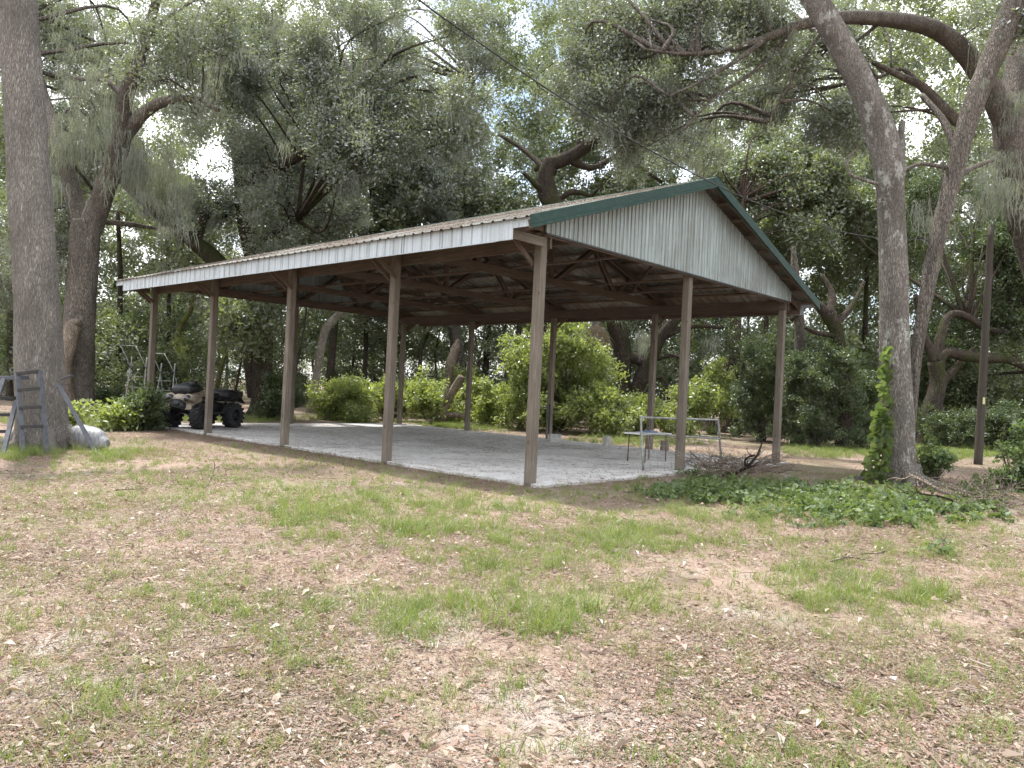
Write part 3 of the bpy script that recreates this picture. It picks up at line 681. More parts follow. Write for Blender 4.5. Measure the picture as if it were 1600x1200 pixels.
tree('oak_tree', 'dark gnarled oak with twisted leftward limbs just above the roof ridge', 852, 33,
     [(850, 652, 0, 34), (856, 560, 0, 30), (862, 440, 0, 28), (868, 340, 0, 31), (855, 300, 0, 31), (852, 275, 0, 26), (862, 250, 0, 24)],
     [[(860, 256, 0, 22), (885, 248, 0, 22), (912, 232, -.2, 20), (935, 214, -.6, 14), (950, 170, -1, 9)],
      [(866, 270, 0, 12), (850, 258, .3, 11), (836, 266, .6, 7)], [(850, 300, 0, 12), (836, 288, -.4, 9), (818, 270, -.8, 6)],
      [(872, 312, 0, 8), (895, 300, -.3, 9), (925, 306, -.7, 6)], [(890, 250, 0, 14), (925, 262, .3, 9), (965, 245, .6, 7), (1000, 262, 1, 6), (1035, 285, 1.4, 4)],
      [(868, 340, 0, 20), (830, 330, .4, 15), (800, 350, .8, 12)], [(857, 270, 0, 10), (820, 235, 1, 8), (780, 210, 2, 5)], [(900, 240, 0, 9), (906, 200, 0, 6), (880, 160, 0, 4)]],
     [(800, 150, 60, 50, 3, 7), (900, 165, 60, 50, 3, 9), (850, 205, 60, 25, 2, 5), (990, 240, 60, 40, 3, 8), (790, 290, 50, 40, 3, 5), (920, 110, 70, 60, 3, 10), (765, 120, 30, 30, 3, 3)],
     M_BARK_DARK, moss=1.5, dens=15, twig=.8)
tree('oak_tree', 'big spreading oak at right edge with long limb arching over the clearing', 1680, 22,
     [(1690, 725, 0, 74), (1665, 560, 0, 62), (1630, 420, 0, 58), (1600, 320, 0, 56), (1585, 240, 0, 54), (1578, 190, 0, 50)],
     [[(1582, 205, 0, 40), (1556, 155, -.2, 36), (1528, 110, -.5, 33), (1490, 66, -.8, 29), (1450, 42, -1.1, 26), (1390, 30, -1.5, 23), (1320, 27, -2, 20), (1260, 36, -2.5, 17), (1200, 58, -3, 13), (1140, 78, -3.2, 9), (1070, 84, -3.6, 6), (1010, 78, -4, 4)],
      [(1580, 195, 0, 44), (1590, 120, .3, 42), (1600, 40, .6, 38), (1620, -60, 1, 30)],
      [(1512, 205, .5, 16), (1475, 170, .3, 15), (1440, 135, .2, 13), (1405, 118, 0, 10), (1365, 98, -.2, 7)],
      [(1440, 135, .2, 8), (1410, 108, .4, 7), (1370, 122, .5, 5)],
      [(1590, 360, 0, 30), (1620, 300, .5, 24)],
      [(1200, 58, -3, 8), (1150, 95, -3.4, 7), (1090, 130, -3.8, 5), (1045, 150, -4, 3)], [(1250, 38, -2.6, 8), (1180, 110, -3, 6), (1120, 150, -3.4, 4), (1060, 210, -3.8, 3)],
      [(1300, 28, -2.1, 8), (1270, 70, -2.1, 6), (1240, 120, -2, 4), (1200, 190, -2, 3)], [(1380, 30, -1.5, 7), (1340, 62, -1.4, 5), (1300, 70, -1.3, 4)]],
     [(1010, 110, 110, 90, 3, 24), (1120, 190, 100, 70, 3, 22), (1040, 220, 70, 40, 2, 8), (1200, 110, 70, 60, 2.5, 13), (1310, 40, 60, 30, 2, 6), (1470, 20, 90, 24, 2, 7), (1300, 180, 50, 50, 2, 7), (1590, 280, 60, 50, 2, 8), (1420, 60, 60, 20, 2, 4), (1100, 20, 120, 40, 3, 12), (950, 30, 60, 50, 3, 7)],
     M_BARK_OAK, moss=2.6, sides=22, dens=15, sub_r=(.6, 1.05), mossareas=[(1575, 230, 24, 90, 45), (1555, 300, 30, 40, 22), (1480, 330, 60, 30, 14), (1060, 220, 90, 50, 14)], coll=C_OAK, cl=(.65, 1.05))
tree('tall_tree', 'leaning grey trunk wrapped in vine leaves at its base, near right', 1404, 15.4,
     [(1408, 756, 0, 44), (1406, 720, 0, 46), (1401, 620, 0, 46), (1397, 520, 0, 43), (1396, 420, 0, 41), (1392, 320, 0, 40), (1388, 260, 0, 45), (1378, 215, 0, 46), (1358, 160, 0, 42), (1330, 100, 0, 39), (1300, 45, 0, 37), (1262, -20, 0, 35), (1200, -130, 0, 28), (1130, -260, .5, 20)],
     [[(1402, 270, 0, 24), (1407, 230, 0, 14), (1408, 205, 0, 10), (1411, 190, 0, 8)],
      [(1372, 288, -.2, 6), (1345, 279, -.4, 5), (1327, 270, -.6, 5), (1325, 248, -.7, 4), (1340, 232, -.8, 2)],
      [(1255, -30, 0, 24), (1330, -130, .5, 18), (1420, -220, 1, 10)]],
     [(1230, -150, 150, 70, 2.5, 12)], M_BARK_RIGHT, moss=1, sides=36, wob=.06, flare=1.25, fine=20, dens=11)
tree('leaning_tree', 'slim trunk leaning right behind the vine wrapped tree', 1424, 17.6,
     [(1420, 735, 0, 13), (1424, 660, 0, 13), (1431, 570, 0, 15), (1444, 480, 0, 20), (1463, 380, 0, 23), (1486, 290, 0, 25), (1508, 205, 0, 28), (1534, 130, 0, 32), (1566, 55, 0, 34), (1600, -20, 0, 34), (1650, -120, 0, 28)],
     [[(1498, 245, 0, 13), (1475, 190, .5, 11), (1440, 148, 1, 8)], [(1490, 280, 0, 12), (1520, 262, .5, 8), (1552, 250, 1, 5)], [(1478, 262, 0, 7), (1440, 256, -.3, 6), (1412, 266, -.5, 5)]],
     [(1515, 300, 40, 24, 1.5, 3), (1580, 30, 60, 40, 2, 5)], M_BARK_OAK, moss=1.5, sides=20, wob=.12, fine=12, dens=10, sub_r=(.5, .8))
vp, vr = limb_pts([(1424, 730, -.25, 4), (1430, 640, -.3, 4), (1432, 560, -.3, 5), (1440, 500, -.3, 4), (1448, 440, -.3, 4), (1462, 380, -.3, 4), (1470, 320, -.3, 4), (1474, 250, -.3, 3)], 17.6)
tag(MB().tube(vp, vr, 6, .2).build('woody_vine', M_BARK_OAK, smooth=True), 'thin woody vine stem running up the slim leaning trunk', 'vine')
tree('pine_tree', 'dark reddish pine trunk behind the right side of the pavilion', 1142, 36,
     [(1139, 672, 0, 29), (1141, 600, 0, 25), (1147, 500, 0, 23), (1152, 420, 0, 21), (1157, 350, 0, 14), (1160, 310, 0, 6)], [],
     [(1230, 300, 70, 80, 3, 16), (1170, 240, 60, 60, 3, 7), (1300, 330, 60, 70, 3, 9)], M_BARK_PINE, C_FAR, dens=16, sides=16)
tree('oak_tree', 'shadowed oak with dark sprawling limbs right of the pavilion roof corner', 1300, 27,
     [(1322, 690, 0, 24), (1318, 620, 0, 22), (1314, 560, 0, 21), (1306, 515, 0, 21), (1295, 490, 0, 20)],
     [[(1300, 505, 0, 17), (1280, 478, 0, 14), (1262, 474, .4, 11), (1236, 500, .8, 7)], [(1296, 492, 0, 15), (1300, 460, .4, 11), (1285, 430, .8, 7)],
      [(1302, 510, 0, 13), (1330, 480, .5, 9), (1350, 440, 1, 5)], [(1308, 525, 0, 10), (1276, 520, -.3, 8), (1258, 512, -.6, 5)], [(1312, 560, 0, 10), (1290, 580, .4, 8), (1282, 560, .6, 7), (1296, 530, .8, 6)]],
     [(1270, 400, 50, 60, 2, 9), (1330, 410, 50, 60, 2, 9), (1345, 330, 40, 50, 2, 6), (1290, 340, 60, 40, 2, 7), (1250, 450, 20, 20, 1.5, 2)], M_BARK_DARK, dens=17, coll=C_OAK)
tree('thin_tree', 'straight grey trunk just right of the pavilion corner post', 1250, 28,
     [(1246, 690, 0, 18), (1248, 600, 0, 16), (1250, 520, 0, 16), (1245, 470, 0, 15), (1242, 420, 0, 12), (1240, 385, 0, 6)], [], [(1240, 230, 50, 50, 2, 5)], M_BARK_OAK, C_FAR, sides=10)
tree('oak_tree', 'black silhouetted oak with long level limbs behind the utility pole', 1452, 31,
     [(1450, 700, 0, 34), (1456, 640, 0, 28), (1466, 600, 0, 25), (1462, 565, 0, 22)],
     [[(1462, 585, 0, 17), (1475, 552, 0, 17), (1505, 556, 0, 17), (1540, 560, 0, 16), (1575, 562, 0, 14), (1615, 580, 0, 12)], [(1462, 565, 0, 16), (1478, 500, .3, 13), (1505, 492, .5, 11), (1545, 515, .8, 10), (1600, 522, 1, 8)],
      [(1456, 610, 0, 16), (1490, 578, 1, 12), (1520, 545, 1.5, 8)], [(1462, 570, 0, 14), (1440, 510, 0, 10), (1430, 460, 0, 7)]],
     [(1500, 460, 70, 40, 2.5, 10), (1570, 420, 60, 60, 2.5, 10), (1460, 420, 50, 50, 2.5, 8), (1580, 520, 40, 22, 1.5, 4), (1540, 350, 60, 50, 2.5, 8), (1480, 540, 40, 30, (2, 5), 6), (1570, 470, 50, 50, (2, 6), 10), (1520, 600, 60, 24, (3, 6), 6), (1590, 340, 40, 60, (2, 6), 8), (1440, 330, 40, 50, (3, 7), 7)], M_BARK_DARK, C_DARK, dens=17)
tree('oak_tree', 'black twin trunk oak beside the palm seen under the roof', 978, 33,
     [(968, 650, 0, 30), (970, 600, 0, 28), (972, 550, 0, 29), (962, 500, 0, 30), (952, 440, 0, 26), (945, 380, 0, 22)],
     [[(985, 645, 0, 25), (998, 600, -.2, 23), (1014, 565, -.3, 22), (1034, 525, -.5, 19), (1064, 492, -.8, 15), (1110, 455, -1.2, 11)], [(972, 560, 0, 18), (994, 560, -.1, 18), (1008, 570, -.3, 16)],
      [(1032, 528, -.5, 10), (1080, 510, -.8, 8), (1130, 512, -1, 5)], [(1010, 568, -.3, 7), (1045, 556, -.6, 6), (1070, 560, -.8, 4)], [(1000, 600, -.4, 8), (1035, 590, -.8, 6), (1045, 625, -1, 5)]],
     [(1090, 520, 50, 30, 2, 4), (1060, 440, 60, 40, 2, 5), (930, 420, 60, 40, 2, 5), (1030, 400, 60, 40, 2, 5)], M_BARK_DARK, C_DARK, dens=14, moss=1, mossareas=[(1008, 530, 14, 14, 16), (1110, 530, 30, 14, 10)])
tree('leaning_tree', 'pale lichen covered trunk leaning right between the pavilion posts', 492, 36,
     [(487, 630, 0, 13), (492, 600, 0, 12), (499, 560, 0, 12), (507, 520, 0, 13), (520, 500, 0, 12), (540, 482, 0, 9)], [], [(545, 470, 30, 14, 1.5, 3)], M_BARK_PALE, C_FAR, sides=10, dens=10)
for bx, D, poly, lab in (
    (514, 40, [(512, 622, 0, 13), (518, 560, 0, 12), (524, 500, 0, 12), (535, 440, 0, 10), (540, 330, 0, 8)], 'dark trunk close behind the pale leaning trunk'),
    (571, 42, [(569, 625, 0, 8), (571, 560, 0, 7), (572, 480, 0, 6), (575, 400, 0, 5), (578, 300, 0, 4)], 'very straight thin dark trunk between second and third posts'),
    (657, 41, [(656, 615, 0, 6), (657, 560, 0, 6), (659, 545, 0, 5), (672, 515, 0, 4), (682, 480, 0, 3)], 'thin forked dark sapling right of the second post'),
    (586, 40, [(582, 618, 0, 4), (592, 590, 0, 4), (608, 570, 0, 4), (606, 520, 0, 3), (600, 470, 0, 2)], 'crooked thin sapling left of the second post'),
    (345, 30, [(335, 640, 0, 8), (342, 590, 0, 7), (356, 540, 0, 7), (374, 500, 0, 6), (392, 470, 0, 5)], 'mossy leaning trunk behind the quad bike'),
    (388, 30, [(362, 640, 0, 5), (372, 590, 0, 4), (380, 540, 0, 4), (384, 480, 0, 3)], 'slim sapling rising just right of the quad bike'),
    (290, 33, [(296, 640, 0, 14), (288, 590, 0, 13), (277, 545, 0, 12), (282, 510, 0, 9), (300, 480, 0, 7), (304, 440, 0, 6)], 'ivy covered yellow green trunk left of the quad bike'),
    (265, 35, [(262, 630, 0, 8), (262, 560, 0, 7), (264, 480, 0, 7), (262, 400, 0, 6), (258, 320, 0, 5)], 'slim dark trunk right of the tripod hunting stands'),
    (185, 36, [(185, 640, 0, 10), (186, 540, 0, 9), (188, 440, 0, 8), (184, 330, 0, 6)], 'slim shaded trunk left of the tripod hunting stands'),
    (812, 44, [(806, 640, 0, 9), (808, 560, 0, 8), (812, 480, 0, 7), (815, 380, 0, 6)], 'thin dark trunk left of the tall lime green shrub'),
    (1350, 40, [(1350, 690, 0, 9), (1348, 600, 0, 8), (1352, 500, 0, 7), (1356, 380, 0, 6)], 'slim trunk in the shade left of the vine wrapped tree'),
    (1577, 38, [(1575, 700, 0, 9), (1578, 640, 0, 9), (1580, 560, 0, 8), (1586, 450, 0, 7)], 'slim dark trunk at right edge behind the utility pole'),
    (20, 34, [(16, 650, 0, 14), (18, 560, 0, 12), (16, 460, 0, 11), (12, 340, 0, 9)], 'shaded trunk at left edge beside the thick grey trunk'),
    (455, 44, [(450, 630, 0, 7), (452, 560, 0, 6), (455, 480, 0, 6), (450, 380, 0, 5)], 'thin trunk in the woods behind the third post'),
    (760, 46, [(757, 630, 0, 10), (760, 560, 0, 9), (766, 490, 0, 8), (770, 400, 0, 7)], 'straight trunk in the woods right of the fallen snag'),
    (1195, 40, [(1190, 690, 0, 8), (1192, 600, 0, 7), (1196, 520, 0, 7), (1200, 400, 0, 6)], 'thin trunk in the dark shrubs left of the corner post')):
    mossy = 'mossy' in lab or 'ivy' in lab
    t_ = tree('young_tree', lab, bx, D, poly, [], [(poly[-1][0], poly[-1][1], 45, 40, 2.5, 5)], M_BARK_MOSSY if mossy else M_BARK_DARK, C_FAR, sides=8, dens=14, flare=1.3, moss=.8, group='thin trunks in the woods')
    if 'ivy' in lab:
        ip = [at(280 + random.gauss(0, 7), random.uniform(530, 640), D - .2 + random.gauss(0, .2)) for _ in range(90)]; scatter('ivy', ip, C_LIME, t_, (.35, .7), 1.)

# palm beside the black oak
pb = ground_at(930, 31.5); palm = thing('cabbage_palm', pb, 'shaggy fan palm with brown hanging dead fronds behind the pavilion', 'palm')
pc = at(930, 496, 31.5); MB().tube(spline([pb, (pb + pc) / 2 + np.array([.1, 0, 0]), pc], 8), np.linspace(.2, .17, 17), 10, .15).build('trunk', M_BARK_PALE, palm, smooth=True)
def frond(seed, dead):
    r = np.random.default_rng(seed); mb = MB(); a = r.uniform(0, 6.28); el = r.uniform(-.2, .9) if not dead else r.uniform(-1.25, -.7); pl = r.uniform(.8, 1.1) * (.6 if dead else 1)
    d = np.array([math.cos(a) * math.cos(el), math.sin(a) * math.cos(el), math.sin(el)]); tip = pc + d * pl
    mb.tube(spline([pc, pc + d * pl * .5 + np.array([0, 0, .08]), tip], 3), np.linspace(.025, .012, 7), 5)
    side = np.cross(d, [0, 0, 1]); side /= np.linalg.norm(side) + 1e-6; nn = np.cross(side, d)
    for k in range(16):
        th = (k / 15 - .5) * (3.6 if not dead else 2.4); dd = d * math.cos(th) + side * math.sin(th) + nn * r.normal() * .08; ln = r.uniform(.75, 1.0) * (1 - .2 * abs(th) / 1.8)
        s2 = np.cross(dd, nn); s2 /= np.linalg.norm(s2); P = []
        for t_ in (0, .4, .75, 1): 
            q = tip + dd * ln * t_ - np.array([0, 0, (.42 if not dead else .75) * ln * t_ * t_]); w = .015 * (1 - t_ * .8); P += [q - s2 * w, q + s2 * w]
        mb.add(P, [(0, 1, 3, 2), (2, 3, 5, 4), (4, 5, 7, 6)])
    mb.build('frond' if not dead else 'dead_frond', LEAF_PALM if not dead else LEAF_PALMDEAD, palm)
for k in range(20): frond(k, False)
for k in range(14): frond(100 + k, True)

# ---- woodland mass beyond: foliage banks with thin stems in them
wp, wd, wl = [], [], []
def bank(lst, px0, px1, d0, d1, z0, z1, n, gap=True):
    P = np.array([at(random.uniform(px0, px1), 600, 1) * 0 + ground_at(random.uniform(px0, px1), random.uniform(d0, d1)) + np.array([0, 0, random.uniform(z0, z1)]) for _ in range(n)])
    P = P[~blocked(P) & ~shades(P)]
    if gap: P = P[~(in_gap(P, 1.0) & (RNG.random(len(P)) < .8))]
    lst += P.tolist()
bank(wp, -80, 1680, 52, 75, 4, 15, 2800); bank(wp, 380, 1000, 42, 52, 8, 18, 700); bank(wp, -120, 1720, 46, 66, 11, 28, 4400); bank(wp, 740, 1040, 42, 54, 10, 24, 650); bank(wp, 1280, 1680, 38, 52, 10, 24, 900); bank(wp, -80, 1680, 44, 56, 3, 9, 1500); bank(wp, -60, 760, 40, 52, 9, 17, 620); bank(wp, 1080, 1660, 40, 50, 8, 15, 520); bank(wp, 560, 1000, 46, 60, 8, 14, 420)
bank(wd, -80, 1680, 42, 62, .4, 5, 2300, False); bank(wd, -120, 1720, 70, 105, .3, 9, 2600, False); bank(wd, 1150, 1680, 33, 40, .3, 4.5, 650, False); bank(wd, -80, 340, 33, 40, .3, 5, 520, False)
WH = project(np.array(wd)); wd = [p for p, q in zip(wd, WH) if not (1502 < q[0] < 1568 and 630 < q[1] < 668)]; WH = project(np.array(wp)); wp = [p for p, q in zip(wp, WH) if not (1502 < q[0] < 1568 and 630 < q[1] < 668)]
wood_o = tag(scatter('woodland', wp, C_FAR, None, (.9, 1.7), .7), 'mass of pale leafy canopy in the woods beyond the clearing')
tag(scatter('pale_undergrowth', wd[::2], C_FAR, None, (.6, 1.2), .5), 'paler leafy undergrowth in the woods beyond the clearing')
tag(scatter('undergrowth', wd[1::2], C_DARK, None, (.8, 1.5), .5), 'dark undergrowth filling the woods beyond the clearing')
st = MB()
for k in range(70):
    D = random.uniform(44, 72); b = ground_at(random.uniform(-60, 1660), D); h = random.uniform(6, 13)
    st.tube(spline([b, b + np.array([random.gauss(0, .4), random.gauss(0, .4), h * .5]), b + np.array([random.gauss(0, .9), random.gauss(0, .9), h])], 5), np.linspace(random.uniform(.06, .17), .03, 11), 6, .1)
tag(st.build('distant_trunks', M_BARK_OAK, smooth=True), 'distant trunks lost among the woods', kind='stuff')

# ================================================================== SHRUBS
def shrub(name, label, px, py, D, rx, h, coll, n, group=None, stems=7, ground=None, skew=0.):
    b = G(px, py) if D is None else ground_at(px, D); D = depth_of(b); root = thing(name, b, label, 'shrub', group)
    R_ = rx * D / FPX; Hh = h * D / FPX; nb = max(5, int(n / 14)); pts = []
    sm = MB()
    for k in range(nb):
        a, q = random.uniform(0, 6.28), math.sqrt(random.random()); z = random.uniform(.1, .88) + (random.uniform(0, .3) if random.random() < .25 else 0); w = math.sqrt(max(.05, 1 - max(0, z - .3) ** 2 * 1.7)) * random.uniform(.75, 1.25)
        c = b + np.array([R_ * q * w * math.cos(a), R_ * q * w * math.sin(a), Hh * z]); r = (.3 * min(R_, Hh) + .12) * random.choice([.5, .7, 1.0, 1.2])
        g = RNG.normal(size=(max(4, n // nb), 3)); g /= np.linalg.norm(g, axis=1)[:, None]; g *= r * RNG.uniform(.3, 1.25, (len(g), 1)); g[:, 2] *= .8; pts.append(c + g)
        sm.tube(spline([b + np.array([random.gauss(0, .08), random.gauss(0, .08), -.05]), (b + c) / 2 + RNG.normal(size=3) * .1, c], 4), np.linspace(.022, .006, 9), 5)
    for k in range(4 + int(n / 40)):
        a = random.uniform(0, 6.28); q = random.uniform(.3, 1.15); e = b + np.array([R_ * q * math.cos(a), R_ * q * math.sin(a), Hh * random.uniform(.75, 1.3) * (1.1 - .35 * q)])
        path = spline([b, (b + e) / 2 + RNG.normal(size=3) * .1, e], 4); sm.tube(path, np.linspace(.014, .004, len(path)), 4)
        pts.append(np.array([path[int(j)] + RNG.normal(size=3) * .1 for j in np.linspace(len(path) * .5, len(path) - 1, 5)]))
    P = np.concatenate(pts); P[:, 2] = np.maximum(P[:, 2], .1)
    P = P[~((P[:, 0] > -.5) & (P[:, 0] < W + .5) & (P[:, 1] > -.4) & (P[:, 1] < L + .5))] if len(P) else P
    sm.build('stems', M_BARK_OAK, root, smooth=True); scatter('foliage', P[RNG.random(len(P)) < .85], coll, root, (.45, 1.25), .8); return root
shrub('leafy_bush', 'dark green bush at the far left corner of the slab', 214, 672, None, 24, 52, C_SHRUB, 150)
shrub('small_bush', 'low yellow green bush between the sack and the dark bush', 180, 672, None, 24, 28, C_LIME, 60)
shrub('small_bush', 'pale green sprig right of the thick grey trunk', 103, 680, None, 9, 34, C_LIME, 16)
shrub('leafy_bush', 'rounded bush on the slab edge between second and third posts', 552, 658, None, 40, 46, C_LIME, 150)
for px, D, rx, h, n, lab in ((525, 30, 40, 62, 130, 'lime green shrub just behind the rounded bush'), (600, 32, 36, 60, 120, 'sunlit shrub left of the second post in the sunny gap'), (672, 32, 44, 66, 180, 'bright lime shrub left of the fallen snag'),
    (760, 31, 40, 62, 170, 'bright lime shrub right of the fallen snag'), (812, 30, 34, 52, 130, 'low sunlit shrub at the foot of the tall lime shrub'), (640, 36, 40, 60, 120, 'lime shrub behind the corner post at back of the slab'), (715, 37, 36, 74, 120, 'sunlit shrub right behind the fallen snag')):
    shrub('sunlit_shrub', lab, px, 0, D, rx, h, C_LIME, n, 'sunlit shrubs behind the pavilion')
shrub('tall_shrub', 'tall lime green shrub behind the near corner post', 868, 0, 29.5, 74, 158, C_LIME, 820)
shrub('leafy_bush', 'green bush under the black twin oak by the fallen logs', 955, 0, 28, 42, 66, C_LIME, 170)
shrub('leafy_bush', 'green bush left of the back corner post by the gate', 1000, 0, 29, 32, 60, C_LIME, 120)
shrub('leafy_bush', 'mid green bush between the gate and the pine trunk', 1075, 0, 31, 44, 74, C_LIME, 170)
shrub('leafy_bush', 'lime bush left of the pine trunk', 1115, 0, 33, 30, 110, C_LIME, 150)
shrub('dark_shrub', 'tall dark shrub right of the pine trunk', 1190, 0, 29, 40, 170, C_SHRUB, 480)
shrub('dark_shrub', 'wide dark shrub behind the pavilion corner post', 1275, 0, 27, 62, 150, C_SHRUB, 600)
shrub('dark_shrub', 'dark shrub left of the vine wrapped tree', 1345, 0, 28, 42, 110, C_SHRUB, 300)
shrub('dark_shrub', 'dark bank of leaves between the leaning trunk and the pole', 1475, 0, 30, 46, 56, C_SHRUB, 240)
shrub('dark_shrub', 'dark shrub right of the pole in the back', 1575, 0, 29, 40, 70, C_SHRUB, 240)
shrub('leafy_bush', 'leafy bush at right edge in front of the pole', 1600, 768, None, 34, 78, C_WEED, 170)
shrub('small_bush', 'small leafy seedling at right of the vine wrapped tree', 1462, 752, None, 22, 48, C_WEED, 40)
shrub('dark_shrub', 'dark shrub behind the tripod hunting stands', 245, 0, 29, 34, 90, C_SHRUB, 230)
shrub('leafy_bush', 'shady bush beside the third post at back', 430, 0, 28, 30, 84, C_SHRUB, 190)
shrub('leafy_bush', 'low bush left of the rusty rail', 165, 0, 26, 30, 36, C_SHRUB, 110)

# climbing vine on the right trunk: big heart leaves are parts
vine = thing('climbing_vine', G(1378, 758), 'heart leaved green vine climbing the left side of the near right trunk', 'vine')
def heart():
    out = [(0, -.02), (-.32, -.12), (-.5, .12), (-.42, .5), (-.16, .85), (0, 1.05), (.16, .85), (.42, .5), (.5, .12), (.32, -.12)]
    v = [(0, .4, -.06)] + [(x, y, .06 * abs(x) * 2 - .12 * y * y) for x, y in out]; return MB().add(v, [(0, i + 1, (i + 1) % 10 + 1) for i in range(10)]).mesh('leaf')
HEART = heart(); HEART.materials.append(LEAF_VINE)
for k in range(340):
    py = random.choice([random.uniform(545, 760), random.uniform(640, 768)]); wdt = 13 + 32 * (max(0, py - 540) / 220) ** 1.2; px = 1390 - random.random() * wdt + 4 * random.random()
    P = at(px, py, 15.2 + random.uniform(-.35, .2)); o = bpy.data.objects.new('leaf', HEART); COL.objects.link(o); o.parent = vine; o.location = Vector(P) - vine.location
    o.rotation_euler = (random.uniform(1.9, 2.9), random.uniform(-.5, .5), -.74 + random.uniform(-1.1, 1.1)); o.scale = (random.uniform(.10, .17),) * 3
sp_, sr_ = limb_pts([(1384, 765, -.2, 3), (1378, 700, -.2, 3), (1374, 640, -.2, 3), (1376, 590, -.2, 2), (1372, 545, -.2, 2)], 15.4); MB().tube(sp_, sr_, 5).build('stem', M_BARK_RIGHT, vine, smooth=True)
# vine leaves over the ground round that trunk
C_IVY = variant_collection('ground_vine_leaves', [clump_mesh('ground_vine_leaves', 20, .2, .105, .085, 90 + i, 1.6, 5, .25) for i in range(4)], [LEAF_VINE, TWIG])
gvp = []
for k in range(1350):
    px, py = random.uniform(1040, 1600), random.uniform(735, 835)
    cy_ = 792 + .03 * (px - 1380); e = ((px - 1375) / 200) ** 2 + ((py - cy_) / 32) ** 2
    if px < 1250: e = ((px - 1200) / 170) ** 2 * .9 + ((py - 772) / 17) ** 2
    p = G(px, py); e += .7 * mnoise.noise(Vector((p[0] * 1.1, p[1] * 1.1, 61)))
    if e < 1 and random.random() < .95 - .55 * max(0, e): gvp.append(p + np.array([0, 0, random.uniform(.02, .14)]))
tag(scatter('ground_vine', gvp, C_IVY, None, (.4, 1.05), .4), 'low vine leaves covering the ground round the near right trunk')

